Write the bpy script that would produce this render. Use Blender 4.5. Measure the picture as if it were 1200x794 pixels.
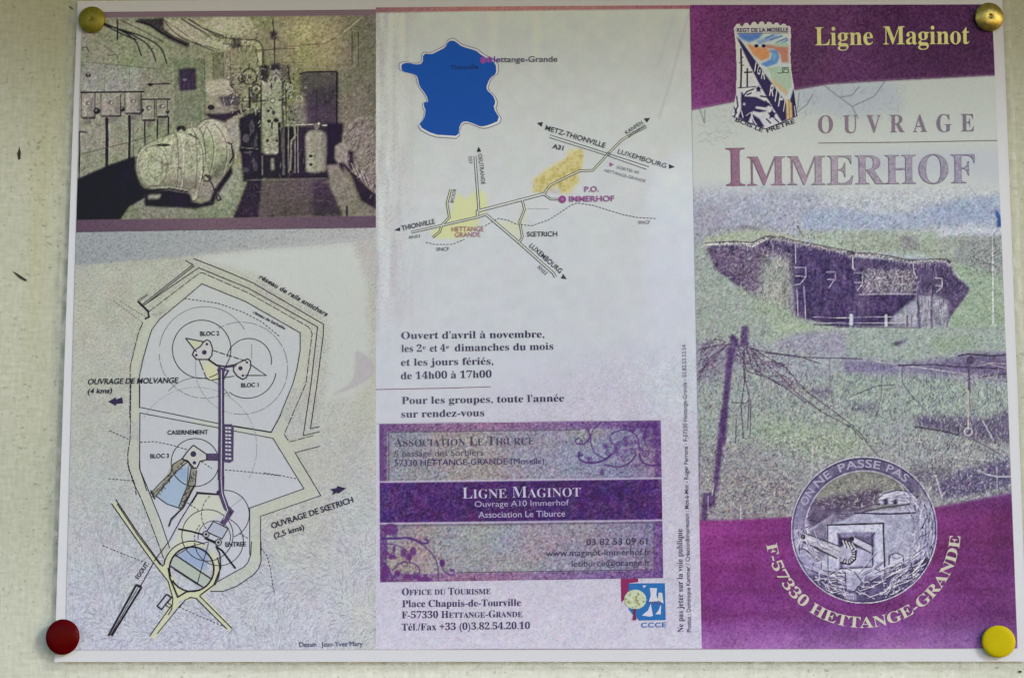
import bpy, math, random
import numpy as np
from mathutils import Matrix, Euler, Vector

random.seed(5)
R = math.radians
for o in list(bpy.data.objects):
    bpy.data.objects.remove(o)
scene = bpy.context.scene
COL = scene.collection

# ------------------------------------------------------------------ camera
PW, PH = 1200.0, 794.0
F_PX = 70.0 / 36.0 * PW
CAM_LOC = (0.00535488, -0.61582681, -0.09949325)
CAM_ROT = (1.72209559, 0.00036190, 0.02192931)
cd = bpy.data.cameras.new('camera'); cam = bpy.data.objects.new('camera', cd); COL.objects.link(cam)
cam.location = CAM_LOC; cam.rotation_euler = CAM_ROT
cd.lens = 70.0; cd.sensor_width = 36.0; cd.clip_start = 0.01; cd.clip_end = 100.0
scene.camera = cam

# ------------------------------------------------------------------ daylight, partly blocked by an added board overhead
SUN_EL, SUN_AZ = R(21), R(52)          # azimuth: to the right of the board's own normal
w = bpy.data.worlds.new("World"); scene.world = w; w.use_nodes = True
nt = w.node_tree; bgn = nt.nodes['Background']
sky = nt.nodes.new('ShaderNodeTexSky'); sky.sky_type = 'NISHITA'; sky.sun_disc = False
sky.sun_elevation = SUN_EL; sky.sun_rotation = math.pi - SUN_AZ
sky.air_density = 1.0; sky.dust_density = 0.6
nt.links.new(sky.outputs[0], bgn.inputs[0]); bgn.inputs[1].default_value = 0.15
sd = bpy.data.lights.new('sun', 'SUN'); sd.energy = 0.9; sd.angle = R(12); sd.color = (1.0, 0.985, 0.975)
sun = bpy.data.objects.new('sun', sd); COL.objects.link(sun)
dirv = Vector((math.sin(SUN_AZ) * math.cos(SUN_EL), -math.cos(SUN_AZ) * math.cos(SUN_EL), math.sin(SUN_EL)))
sun.rotation_euler = dirv.to_track_quat('Z', 'Y').to_euler()
scene.view_settings.view_transform = 'Standard'
scene.view_settings.look = 'None'
scene.view_settings.gamma = 1.0
scene.view_settings.use_curve_mapping = False
scene.view_settings.exposure = 0.52
scene.render.filter_size = 1.35
scene.cycles.max_bounces = 6

# ------------------------------------------------------------------ from the leaflet's flat plane to the world
ROT = np.array(Euler(CAM_ROT).to_matrix())
LOC = np.array(CAM_LOC)
LAYER = 0.00005                        # 0.05 mm between printed layers

def bulge(X, Z):
    """how far the laminated sheet stands off the wall (metres)"""
    u = np.clip((X + 0.149) / 0.298, 0, 1); v = np.clip((Z + 0.105) / 0.21, 0, 1)
    b = 0.0011 * np.sin(np.pi * u) * (0.75 + 0.25 * np.sin(np.pi * v))
    b += 0.0005 * np.sin(np.pi * v) * (0.6 + 0.4 * np.cos(2 * np.pi * u))
    b += 0.00022 * np.sin(9.0 * u + 3.0 * v) * np.sin(np.pi * u)
    # small puckers that run out from the pins
    for pu, pv, a in ((0.975, 0.03, 1.0), (0.955, 0.965, 0.7), (0.01, 0.035, 0.8), (0.02, 0.965, 0.6)):
        du, dv = (u - pu) * 1.414, v - pv
        r2 = du * du + dv * dv
        b += a * 0.00018 * (np.exp(-r2 / 0.02) - np.exp(-r2 / 0.003)) * np.sin(4 * np.arctan2(dv, du) + 0.6)
    return b

def P(px, py, layer=0.0):
    px = np.asarray(px, float); py = np.asarray(py, float)
    d = np.stack([(px - PW / 2) / F_PX, (PH / 2 - py) / F_PX, -np.ones_like(px)], -1) @ ROT.T
    t = -LOC[1] / d[..., 1]
    q = LOC + d * t[..., None]
    q[..., 1] = -bulge(q[..., 0], q[..., 2]) - layer * LAYER - 0.0004
    return q

def lin(c):
    c = np.asarray(c, float) / 255.0
    return np.where(c <= 0.04045, c / 12.92, ((np.clip(c, 0, 1) + 0.055) / 1.055) ** 2.4)

def light_on_board(px, py):
    """how bright a white sheet shows at this spot, used to read true ink colours off a shaded print"""
    u = np.asarray(px, float) / 1200.0 - 0.5; v = np.asarray(py, float) / 794.0 - 0.5
    f = np.stack([np.ones_like(u), u, v, u * v, v * v, u * u], -1)
    return np.clip(f @ LIGHT, 0.05, 3)
LIGHT = np.array([[0.8887, 0.8547, 0.7919], [0.0183, 0.0161, 0.0142], [0.2916, 0.3222, 0.3849], [-0.0148, -0.0148, -0.0163], [-0.9149, -0.948, -1.0092], [0.0025, 0.0023, 0.0017]])

def albedo(rgb, px, py):
    return np.clip(lin(np.clip(np.asarray(rgb, float) * 0.985 - 3.0, 2, 255)) / light_on_board(px, py), 0.008, 0.88)

# ------------------------------------------------------------------ materials
def mat(name):
    m = bpy.data.materials.new(name); m.use_nodes = True
    nt = m.node_tree; return m, nt, nt.nodes['Principled BSDF']
def N(nt, typ, **kw):
    n = nt.nodes.new(typ)
    for k, v in kw.items():
        if k in ('blend_type', 'data_type', 'operation', 'attribute_name', 'noise_dimensions', 'feature', 'distance', 'mode', 'attribute_type', 'use_clamp'):
            setattr(n, k, v)
        else:
            n.inputs[k].default_value = v
    return n
def ramp(nt, pts):
    n = nt.nodes.new('ShaderNodeValToRGB'); e = n.color_ramp.elements
    while len(e) < len(pts): e.new(0.5)
    for el, (p, c) in zip(e, pts): el.position = p; el.color = (*c, 1) if len(c) == 3 else c
    return n

def print_material():
    """printed, laminated paper: the ink colour sits in 'Col', the strength of the print grain in its alpha"""
    m, nt, b = mat('laminated_print'); L = nt.links.new
    at = N(nt, 'ShaderNodeAttribute', attribute_name='Col', attribute_type='GEOMETRY')
    tc = nt.nodes.new('ShaderNodeTexCoord')
    n1 = N(nt, 'ShaderNodeTexNoise', Scale=1150.0, Detail=2.0, Roughness=0.6)
    n2 = N(nt, 'ShaderNodeTexNoise', Scale=330.0, Detail=2.0)
    L(tc.outputs['Object'], n1.inputs['Vector']); L(tc.outputs['Object'], n2.inputs['Vector'])
    # luminance grain + a little colour grain
    f1 = N(nt, 'ShaderNodeMath', operation='SUBTRACT'); L(n1.outputs['Fac'], f1.inputs[0]); f1.inputs[1].default_value = 0.5
    s1 = N(nt, 'ShaderNodeVectorMath', operation='SUBTRACT'); L(n1.outputs['Color'], s1.inputs[0]); s1.inputs[1].default_value = (0.5, 0.5, 0.5)
    s2 = N(nt, 'ShaderNodeVectorMath', operation='SUBTRACT'); L(n2.outputs['Color'], s2.inputs[0]); s2.inputs[1].default_value = (0.5, 0.5, 0.5)
    c1 = N(nt, 'ShaderNodeVectorMath', operation='SCALE'); L(s1.outputs[0], c1.inputs[0]); c1.inputs['Scale'].default_value = 0.28
    c2 = N(nt, 'ShaderNodeVectorMath', operation='SCALE'); L(s2.outputs[0], c2.inputs[0]); c2.inputs['Scale'].default_value = 0.18
    c3 = N(nt, 'ShaderNodeVectorMath', operation='ADD'); L(c1.outputs[0], c3.inputs[0]); L(c2.outputs[0], c3.inputs[1])
    g = N(nt, 'ShaderNodeMath', operation='MULTIPLY'); L(f1.outputs[0], g.inputs[0]); g.inputs[1].default_value = 2.2
    c4 = N(nt, 'ShaderNodeVectorMath', operation='ADD'); L(c3.outputs[0], c4.inputs[0]); L(g.outputs[0], c4.inputs[1])
    c5 = N(nt, 'ShaderNodeVectorMath', operation='SCALE'); L(c4.outputs[0], c5.inputs[0]); L(at.outputs['Alpha'], c5.inputs['Scale'])
    c6 = N(nt, 'ShaderNodeVectorMath', operation='ADD'); L(c5.outputs[0], c6.inputs[0]); c6.inputs[1].default_value = (1, 1, 1)
    c7 = N(nt, 'ShaderNodeVectorMath', operation='MULTIPLY'); L(at.outputs['Color'], c7.inputs[0]); L(c6.outputs[0], c7.inputs[1])
    c8 = N(nt, 'ShaderNodeVectorMath', operation='MAXIMUM'); L(c7.outputs[0], c8.inputs[0]); c8.inputs[1].default_value = (.008, .008, .008)
    L(c8.outputs[0], b.inputs['Base Color'])
    b.inputs['Roughness'].default_value = 0.5; b.inputs['IOR'].default_value = 1.45
    b.inputs['Specular IOR Level'].default_value = 0.12
    b.inputs['Coat Weight'].default_value = 0.18; b.inputs['Coat Roughness'].default_value = 0.28
    nb = N(nt, 'ShaderNodeTexNoise', Scale=90.0, Detail=3.0); L(tc.outputs['Object'], nb.inputs['Vector'])
    bp = N(nt, 'ShaderNodeBump', Strength=0.25, Distance=0.0004); L(nb.outputs['Fac'], bp.inputs['Height'])
    L(bp.outputs[0], b.inputs['Normal']); L(bp.outputs[0], b.inputs['Coat Normal'])
    return m
M_PRINT = print_material()

def wall_material():
    m, nt, b = mat('painted_board'); L = nt.links.new
    tc = nt.nodes.new('ShaderNodeTexCoord')
    big = N(nt, 'ShaderNodeTexNoise', Scale=14.0, Detail=5.0, Roughness=0.6); L(tc.outputs['Object'], big.inputs['Vector'])
    r1 = ramp(nt, [(0.3, WALL_A), (0.7, WALL_B)]); L(big.outputs['Fac'], r1.inputs[0])
    # cloth-like weave left by the roller
    mp = N(nt, 'ShaderNodeMapping'); L(tc.outputs['Object'], mp.inputs['Vector']); mp.inputs['Scale'].default_value = (900, 1, 260)
    mq = N(nt, 'ShaderNodeMapping'); L(tc.outputs['Object'], mq.inputs['Vector']); mq.inputs['Scale'].default_value = (260, 1, 900)
    na = N(nt, 'ShaderNodeTexNoise', Scale=1.0, Detail=2.0); L(mp.outputs[0], na.inputs['Vector'])
    nb = N(nt, 'ShaderNodeTexNoise', Scale=1.0, Detail=2.0); L(mq.outputs[0], nb.inputs['Vector'])
    ad = N(nt, 'ShaderNodeMath', operation='ADD'); L(na.outputs['Fac'], ad.inputs[0]); L(nb.outputs['Fac'], ad.inputs[1])
    r2 = ramp(nt, [(0.33, (0.80, 0.82, 0.75)), (0.68, (1.04, 1.04, 1.04))])
    hf = N(nt, 'ShaderNodeMath', operation='MULTIPLY'); L(ad.outputs[0], hf.inputs[0]); hf.inputs[1].default_value = 0.5
    L(hf.outputs[0], r2.inputs[0])
    mx = N(nt, 'ShaderNodeMix', data_type='RGBA', blend_type='MULTIPLY'); mx.inputs[0].default_value = 1.0
    L(r1.outputs[0], mx.inputs[6]); L(r2.outputs[0], mx.inputs[7])
    # specks of dirt, denser in patches
    vo = N(nt, 'ShaderNodeTexNoise', Scale=800.0, Detail=1.5); L(tc.outputs['Object'], vo.inputs['Vector'])
    pa = N(nt, 'ShaderNodeTexNoise', Scale=35.0, Detail=2.0); L(tc.outputs['Object'], pa.inputs['Vector'])
    pr = N(nt, 'ShaderNodeMath', operation='MULTIPLY'); L(pa.outputs['Fac'], pr.inputs[0]); pr.inputs[1].default_value = 0.22
    sm = N(nt, 'ShaderNodeMath', operation='ADD'); L(vo.outputs['Fac'], sm.inputs[0]); L(pr.outputs[0], sm.inputs[1])
    r3 = ramp(nt, [(0.77, (0, 0, 0)), (0.85, (1, 1, 1))]); L(sm.outputs[0], r3.inputs[0])
    dk = N(nt, 'ShaderNodeMath', operation='MULTIPLY'); L(r3.outputs[0], dk.inputs[0]); dk.inputs[1].default_value = 0.42
    mz = N(nt, 'ShaderNodeMix', data_type='RGBA', blend_type='MIX'); L(dk.outputs[0], mz.inputs[0])
    L(mx.outputs[2], mz.inputs[6]); mz.inputs[7].default_value = (0.12, 0.12, 0.075, 1)
    # yellowed vertical runs
    my = N(nt, 'ShaderNodeMapping'); L(tc.outputs['Object'], my.inputs['Vector']); my.inputs['Scale'].default_value = (60, 1, 3)
    ny = N(nt, 'ShaderNodeTexNoise', Scale=1.0, Detail=3.0); L(my.outputs[0], ny.inputs['Vector'])
    r4 = ramp(nt, [(0.52, (1, 1, 1)), (0.75, (0.95, 0.93, 0.80))]); L(ny.outputs['Fac'], r4.inputs[0])
    m4 = N(nt, 'ShaderNodeMix', data_type='RGBA', blend_type='MULTIPLY'); m4.inputs[0].default_value = 1.0
    L(mz.outputs[2], m4.inputs[6]); L(r4.outputs[0], m4.inputs[7])
    # wall colour blends to a whiter tone low down in the middle
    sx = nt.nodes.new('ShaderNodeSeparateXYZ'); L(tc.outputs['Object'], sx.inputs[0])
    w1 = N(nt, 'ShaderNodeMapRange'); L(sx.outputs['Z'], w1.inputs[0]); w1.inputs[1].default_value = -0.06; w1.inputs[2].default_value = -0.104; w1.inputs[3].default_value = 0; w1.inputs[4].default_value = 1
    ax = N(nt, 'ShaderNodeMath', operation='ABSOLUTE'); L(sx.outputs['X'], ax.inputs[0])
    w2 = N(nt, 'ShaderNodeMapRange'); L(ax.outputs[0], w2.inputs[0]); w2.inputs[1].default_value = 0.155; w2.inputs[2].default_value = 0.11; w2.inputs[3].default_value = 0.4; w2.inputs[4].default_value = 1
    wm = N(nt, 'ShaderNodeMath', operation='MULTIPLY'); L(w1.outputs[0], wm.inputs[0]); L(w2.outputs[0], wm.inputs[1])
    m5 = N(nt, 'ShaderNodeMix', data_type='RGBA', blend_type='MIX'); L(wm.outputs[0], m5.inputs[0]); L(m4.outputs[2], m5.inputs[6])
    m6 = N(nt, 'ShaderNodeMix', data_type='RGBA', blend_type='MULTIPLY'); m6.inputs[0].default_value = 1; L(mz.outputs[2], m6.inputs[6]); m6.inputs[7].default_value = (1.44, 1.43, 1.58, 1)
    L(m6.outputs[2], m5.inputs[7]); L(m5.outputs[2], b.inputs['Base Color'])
    b.inputs['Roughness'].default_value = 0.62
    bp = N(nt, 'ShaderNodeBump', Strength=0.5, Distance=0.0002); L(hf.outputs[0], bp.inputs['Height']); L(bp.outputs[0], b.inputs['Normal'])
    return m
WALL_A = (0.53, 0.57, 0.48); WALL_B = (0.61, 0.63, 0.545)
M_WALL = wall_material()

def plain(name, col, rough=0.5, metal=0.0, **kw):
    m, nt, b = mat(name); L = nt.links.new
    tc = nt.nodes.new('ShaderNodeTexCoord')
    n = N(nt, 'ShaderNodeTexNoise', Scale=kw.get('scale', 300.0), Detail=3.0); L(tc.outputs['Object'], n.inputs['Vector'])
    k = kw.get('vary', 0.12)
    r = ramp(nt, [(0.3, tuple(c * (1 - k) for c in col)), (0.7, tuple(min(1, c * (1 + k)) for c in col))])
    L(n.outputs['Fac'], r.inputs[0]); L(r.outputs[0], b.inputs['Base Color'])
    b.inputs['Roughness'].default_value = rough; b.inputs['Metallic'].default_value = metal
    if 'spec' in kw: b.inputs['Specular IOR Level'].default_value = kw['spec']
    if 'coat' in kw: b.inputs['Coat Weight'].default_value = kw['coat']; b.inputs['Coat Roughness'].default_value = kw.get('coat_rough', 0.1)
    if 'bump' in kw:
        bp = N(nt, 'ShaderNodeBump', Strength=kw['bump'], Distance=0.0002); L(n.outputs['Fac'], bp.inputs['Height']); L(bp.outputs[0], b.inputs['Normal'])
    return m
M_SHADE_BOARD = plain('shade_board_paint', (0.5, 0.48, 0.32), 0.7, scale=20.0)
M_CHIP = plain('bare_wood_chip', (0.035, 0.03, 0.02), 0.8)

def film_material():
    m, nt, b = mat('clear_laminate'); L = nt.links.new
    out = nt.nodes['Material Output']
    tr = nt.nodes.new('ShaderNodeBsdfTransparent'); tr.inputs[0].default_value = (0.97, 0.975, 0.97, 1)
    mx = nt.nodes.new('ShaderNodeMixShader')
    tc = nt.nodes.new('ShaderNodeTexCoord')
    n = N(nt, 'ShaderNodeTexNoise', Scale=260.0, Detail=2.0); L(tc.outputs['Object'], n.inputs['Vector'])
    r = ramp(nt, [(0.45, (0.10,) * 3), (0.72, (0.36,) * 3)]); L(n.outputs['Fac'], r.inputs[0])
    L(r.outputs[0], mx.inputs[0]); L(tr.outputs[0], mx.inputs[1]); L(b.outputs[0], mx.inputs[2]); L(mx.outputs[0], out.inputs[0])
    b.inputs['Base Color'].default_value = (0.75, 0.77, 0.74, 1); b.inputs['Roughness'].default_value = 0.3
    bp = N(nt, 'ShaderNodeBump', Strength=0.6, Distance=0.0003); L(n.outputs['Fac'], bp.inputs['Height']); L(bp.outputs[0], b.inputs['Normal'])
    return m
M_FILM = film_material()

# ------------------------------------------------------------------ mesh helpers
def mesh_obj(name, V, F, material, parent=None, smooth=False, colors=None):
    me = bpy.data.meshes.new(name)
    V = np.asarray(V, np.float32)
    if isinstance(F, np.ndarray):
        me.vertices.add(len(V)); me.vertices.foreach_set('co', V.ravel())
        k = F.shape[1]
        me.loops.add(F.size); me.loops.foreach_set('vertex_index', F.ravel().astype(np.int32))
        me.polygons.add(len(F)); me.polygons.foreach_set('loop_start', np.arange(0, F.size, k, dtype=np.int32))
        me.polygons.foreach_set('loop_total', np.full(len(F), k, np.int32))
        me.update(calc_edges=True)
    else:
        me.from_pydata([tuple(map(float, v)) for v in V], [], F)
    if smooth:
        me.polygons.foreach_set('use_smooth', [True] * len(me.polygons))
    if colors is not None:
        a = me.attributes.new('Col', 'FLOAT_COLOR', 'POINT'); a.data.foreach_set('color', np.asarray(colors, np.float32).ravel())
    me.materials.append(material)
    o = bpy.data.objects.new(name, me); COL.objects.link(o)
    if parent is not None: o.parent = parent
    return o

def thing(name, label, cat, loc=(0, 0, 0), group=None):
    o = bpy.data.objects.new(name, None); COL.objects.link(o); o.location = loc; o.empty_display_size = 0.01
    o['label'] = label; o['category'] = cat
    if group: o['group'] = group
    return o

def grid(x0, y0, x1, y1, step):
    nx = max(2, int(round((x1 - x0) / step)) + 1); ny = max(2, int(round((y1 - y0) / step)) + 1)
    return np.meshgrid(np.linspace(x0, x1, nx), np.linspace(y0, y1, ny))

def grid_faces(ny, nx, keep=None):
    i = np.arange(ny * nx).reshape(ny, nx)
    F = np.stack([i[1:, :-1], i[1:, 1:], i[:-1, 1:], i[:-1, :-1]], -1).reshape(-1, 4)
    if keep is not None: F = F[keep[:-1, :-1].ravel() & keep[1:, 1:].ravel() & keep[1:, :-1].ravel() & keep[:-1, 1:].ravel()]
    return F

def quad_grid(corners, nx, ny):
    """photo-space grid between four corners TL TR BR BL"""
    (a, b, c, d) = [np.array(q, float) for q in corners]
    u, v = np.meshgrid(np.linspace(0, 1, nx), np.linspace(0, 1, ny))
    u = u[..., None]; v = v[..., None]
    q = (a * (1 - u) + b * u) * (1 - v) + (d * (1 - u) + c * u) * v
    return q[..., 0], q[..., 1]

# ------------------------------------------------------------------ the board behind
def build_wall():
    X, Z = np.meshgrid(np.linspace(-0.6, 0.6, 241), np.linspace(-0.5, 0.5, 201))
    Y = 0.0008 + 0.0003 * np.sin(X * 17 + 1) * np.sin(Z * 13)
    V = np.stack([X, Y, Z], -1).reshape(-1, 3)
    i = np.arange(X.size).reshape(X.shape)
    F = np.stack([i[:-1, :-1], i[:-1, 1:], i[1:, 1:], i[1:, :-1]], -1).reshape(-1, 4)
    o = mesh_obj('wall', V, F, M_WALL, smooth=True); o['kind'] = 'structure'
    return o
wall = build_wall()
def build_shade_board():  # unseen board added above the leaflet to dim and warm its top
    z0, z1, d = 0.150, 0.170, 0.135
    V = [(-0.6, 0.0, z0), (0.6, 0.0, z0), (0.6, -d, z0 - 0.0), (-0.6, -d, z0 - 0.0), (-0.6, 0.0, z1), (0.6, 0.0, z1), (0.6, -d, z1), (-0.6, -d, z1)]
    F = [(0, 3, 2, 1), (4, 5, 6, 7), (3, 7, 6, 2), (0, 1, 5, 4), (0, 4, 7, 3), (1, 2, 6, 5)]
    o = mesh_obj('added_shade_board', V, F, M_SHADE_BOARD); o['kind'] = 'structure'
build_shade_board()

# ------------------------------------------------------------------ a small painter for the printed pictures
def zz(ox, oy, s, pts):
    """points read off an enlarged view (origin ox,oy, scale s)"""
    return [(ox + x / s, oy + y / s) for x, y in pts]

class Print:
    def __init__(self, x0, y0, x1, y1, step, base=(190, 190, 185), corners=None, seed=1):
        if corners is None:
            self.X, self.Y = grid(x0, y0, x1, y1, step)
        else:
            self.X, self.Y = quad_grid(corners, int((x1 - x0) / step) + 1, int((y1 - y0) / step) + 1)
        self.step = step
        self.rlo, self.rhi, self.clo, self.chi = self.Y.min(1), self.Y.max(1), self.X.min(0), self.X.max(0)
        self.C = np.empty(self.X.shape + (3,)); self.C[:] = base
        self.G = np.zeros(self.X.shape)
        self.rng = np.random.default_rng(seed)
    def inside(self, pts, X=None, Y=None):
        X = self.X if X is None else X; Y = self.Y if Y is None else Y
        r = np.zeros(X.shape, bool); n = len(pts)
        for i in range(n):
            (xa, ya), (xb, yb) = pts[i], pts[(i + 1) % n]
            if ya == yb: continue
            c = (ya > Y) != (yb > Y)
            r ^= c & (X < (xb - xa) * (Y - ya) / (yb - ya) + xa)
        return r
    def window(self, xs, ys, pad):
        x0, x1, y0, y1 = min(xs) - pad, max(xs) + pad, min(ys) - pad, max(ys) + pad
        r = np.where((self.rhi >= y0) & (self.rlo <= y1))[0]; c = np.where((self.chi >= x0) & (self.clo <= x1))[0]
        if len(r) == 0 or len(c) == 0: return None
        return slice(r[0], r[-1] + 1), slice(c[0], c[-1] + 1)
    def mix(self, w, m, col, a):
        m = (m * a)[..., None]
        if callable(col): col = col(self.X[w], self.Y[w])
        self.C[w] = self.C[w] * (1 - m) + np.asarray(col, float) * m
    def poly(self, pts, col, a=1.0, soft=0.0):
        w = self.window([p[0] for p in pts], [p[1] for p in pts], 1.5 + soft * 2.5)
        if w is None: return
        X, Y = self.X[w], self.Y[w]; s = self.step * 0.25
        m = np.zeros(X.shape)
        for dx, dy in ((-s, -s), (s, -s), (-s, s), (s, s)): m += self.inside(pts, X + dx, Y + dy)
        m /= 4
        if soft > 0: m = blur(m, soft / self.step)
        self.mix(w, m, col, a)
    def ell(self, cx, cy, rx, ry, col, a=1.0, soft=0.4, hollow=0.0):
        w = self.window([cx - rx, cx + rx], [cy - ry, cy + ry], 2 + soft + hollow)
        if w is None: return
        d = (np.hypot((self.X[w] - cx) / rx, (self.Y[w] - cy) / ry) - 1) * min(rx, ry)
        if hollow: m = np.clip((hollow / 2 - np.abs(d)) / max(soft, 0.3) + 0.5, 0, 1)
        else: m = np.clip(-d / max(soft, 0.3) + 0.5, 0, 1)
        self.mix(w, m, col, a)
    def line(self, pts, wd, col, a=1.0, soft=0.7):
        w = self.window([p[0] for p in pts], [p[1] for p in pts], wd + 2)
        if w is None: return
        X, Y = self.X[w], self.Y[w]; d = np.full(X.shape, 1e9)
        for (xa, ya), (xb, yb) in zip(pts[:-1], pts[1:]):
            L2 = (xb - xa) ** 2 + (yb - ya) ** 2 + 1e-9
            t = np.clip(((X - xa) * (xb - xa) + (Y - ya) * (yb - ya)) / L2, 0, 1)
            d = np.minimum(d, np.hypot(X - xa - t * (xb - xa), Y - ya - t * (yb - ya)))
        self.mix(w, np.clip((wd / 2 - d) / soft + 0.5, 0, 1), col, a)
    def field(self, cell, detail=3):
        """smooth random field in -1..1, 'cell' photo pixels wide (an x,y pair stretches it)"""
        cx, cy = cell if isinstance(cell, tuple) else (cell, cell)
        out = np.zeros(self.X.shape); amp = 1.0; tot = 0
        for _ in range(detail):
            nx = int(np.ptp(self.X) / cx) + 3; ny = int(np.ptp(self.Y) / cy) + 3
            g = self.rng.uniform(-1, 1, (ny, nx))
            u = (self.X - self.X.min()) / cx; v = (self.Y - self.Y.min()) / cy
            i = np.clip(u.astype(int), 0, nx - 2); j = np.clip(v.astype(int), 0, ny - 2)
            fu = u - i; fv = v - j; fu = fu * fu * (3 - 2 * fu); fv = fv * fv * (3 - 2 * fv)
            out += amp * ((g[j, i] * (1 - fu) + g[j, i + 1] * fu) * (1 - fv) + (g[j + 1, i] * (1 - fu) + g[j + 1, i + 1] * fu) * fv)
            tot += amp; amp *= 0.6; cx = max(cx / 2, self.step); cy = max(cy / 2, self.step)
        return out / tot * 1.6
    def speckle(self, amt, mask=1.0, cell=2.2, tint=0.35):
        """print grain: blotches of more or less ink with a slight colour shift"""
        n = self.field(cell, 2)[..., None] * amt
        t = np.stack([self.field(cell * 1.3, 1) for _ in range(3)], -1) * amt * tint * .55
        self.C += (n + t) * np.asarray(mask)[..., None] if np.ndim(mask) else (n + t) * mask
    def grit(self, amt, mask=1.0, cell=1.3, dark=.6):
        """fine toner dots: mostly darker than the paper, hardly coloured"""
        n = self.rng.normal(0, 1, self.X.shape); r = cell / self.step
        if r > 1.2: n = (n + np.roll(n, 1, 0) * .7 + np.roll(n, 1, 1) * .7 + np.roll(n, (1, 1), (0, 1)) * .5) / 1.5
        n = np.where(n > 0, n * (1 - dark), n)
        q = self.rng.normal(0, 1, self.X.shape + (3,)) * .22
        self.C += (n[..., None] + q) * amt * (np.asarray(mask)[..., None] if np.ndim(mask) else mask)
    def scribble(self, n, pts, cols, l=(2, 5), ang=(0, 6.28), wd=.7, a=.5):
        """many short strokes inside an outline"""
        xs = [q[0] for q in pts]; ys = [q[1] for q in pts]; r = self.rng
        X = r.uniform(min(xs), max(xs), n * 3); Y = r.uniform(min(ys), max(ys), n * 3); k = self.inside(pts, X, Y)
        for x, y in list(zip(X[k], Y[k]))[:n]:
            t = r.uniform(*ang); q = r.uniform(*l); bend = r.uniform(-.25, .25) * q
            self.line([(x, y), (x + q / 2 * math.cos(t) + bend * math.sin(t), y - q / 2 * math.sin(t) + bend * math.cos(t)), (x + q * math.cos(t), y - q * math.sin(t))], wd * r.uniform(.7, 1.4), cols[r.integers(len(cols))], a * r.uniform(.5, 1.2))
    def crispen(self, fine=.8, mid=.5, edge=.5, gain=1.0, m=1.0):
        """photocopy look: stronger local contrast and darkened contours"""
        L = self.C.mean(-1); b1 = blur(L, 1); b2 = blur(L, 5)
        gy, gx = np.gradient(b1); g = np.hypot(gx, gy)
        dl = fine * (L - b1) + mid * (b1 - b2) - edge * np.clip(g - 1, 0, 22) * (L > 40)
        self.C += (dl * m)[..., None]
        if gain != 1: self.C += ((self.C - 150) * (gain - 1)) * (m[..., None] if np.ndim(m) else m)
    def mask(self, pts, soft=0.0):
        m = self.inside(pts).astype(float)
        return blur(m, soft / self.step) if soft else m
    def build(self, name, layer, parent, grain=0.0, keep=None):
        V = P(self.X, self.Y, layer).reshape(-1, 3)
        A = np.empty((len(V), 4)); A[:, :3] = albedo(np.clip(self.C, 4, 255), self.X, self.Y).reshape(-1, 3)
        A[:, 3] = (self.G + grain).ravel()
        F = grid_faces(*self.X.shape, keep=keep)
        if keep is not None:
            used = np.unique(F); mp = np.zeros(len(V), np.int64); mp[used] = np.arange(len(used))
            V, A, F = V[used], A[used], mp[F]
        return mesh_obj(name, V, F, M_PRINT, parent, smooth=True, colors=A)

def blur(m, r):
    r = max(1, int(round(r)))
    for ax in (0, 1):
        for _ in range(2):
            p = np.pad(m, [(r, r) if k == ax else (0, 0) for k in (0, 1)], mode='edge')
            c = np.cumsum(p, ax); c = np.insert(c, 0, 0, axis=ax)
            n = m.shape[ax]
            m = (np.take(c, range(2 * r + 1, 2 * r + 1 + n), ax) - np.take(c, range(0, n), ax)) / (2 * r + 1)
    return m

def sm(pts, n=2, closed=False):
    """round the corners of a traced line"""
    P_ = [tuple(map(float, q)) for q in pts]
    for _ in range(n):
        out = [] if closed else [P_[0]]
        m = len(P_)
        for i in range(m if closed else m - 1):
            (ax, ay), (bx, by) = P_[i], P_[(i + 1) % m]
            out += [(ax * .75 + bx * .25, ay * .75 + by * .25), (ax * .25 + bx * .75, ay * .25 + by * .75)]
        if not closed: out.append(P_[-1])
        P_ = out
    return P_

def lerp_col(X, Y, stops, axis='y'):
    """colour by position: stops = [(pos, rgb), ...]"""
    t = Y if axis == 'y' else X
    return np.stack([np.interp(t, [s[0] for s in stops], [s[1][k] for s in stops]) for k in range(3)], -1)

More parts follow.
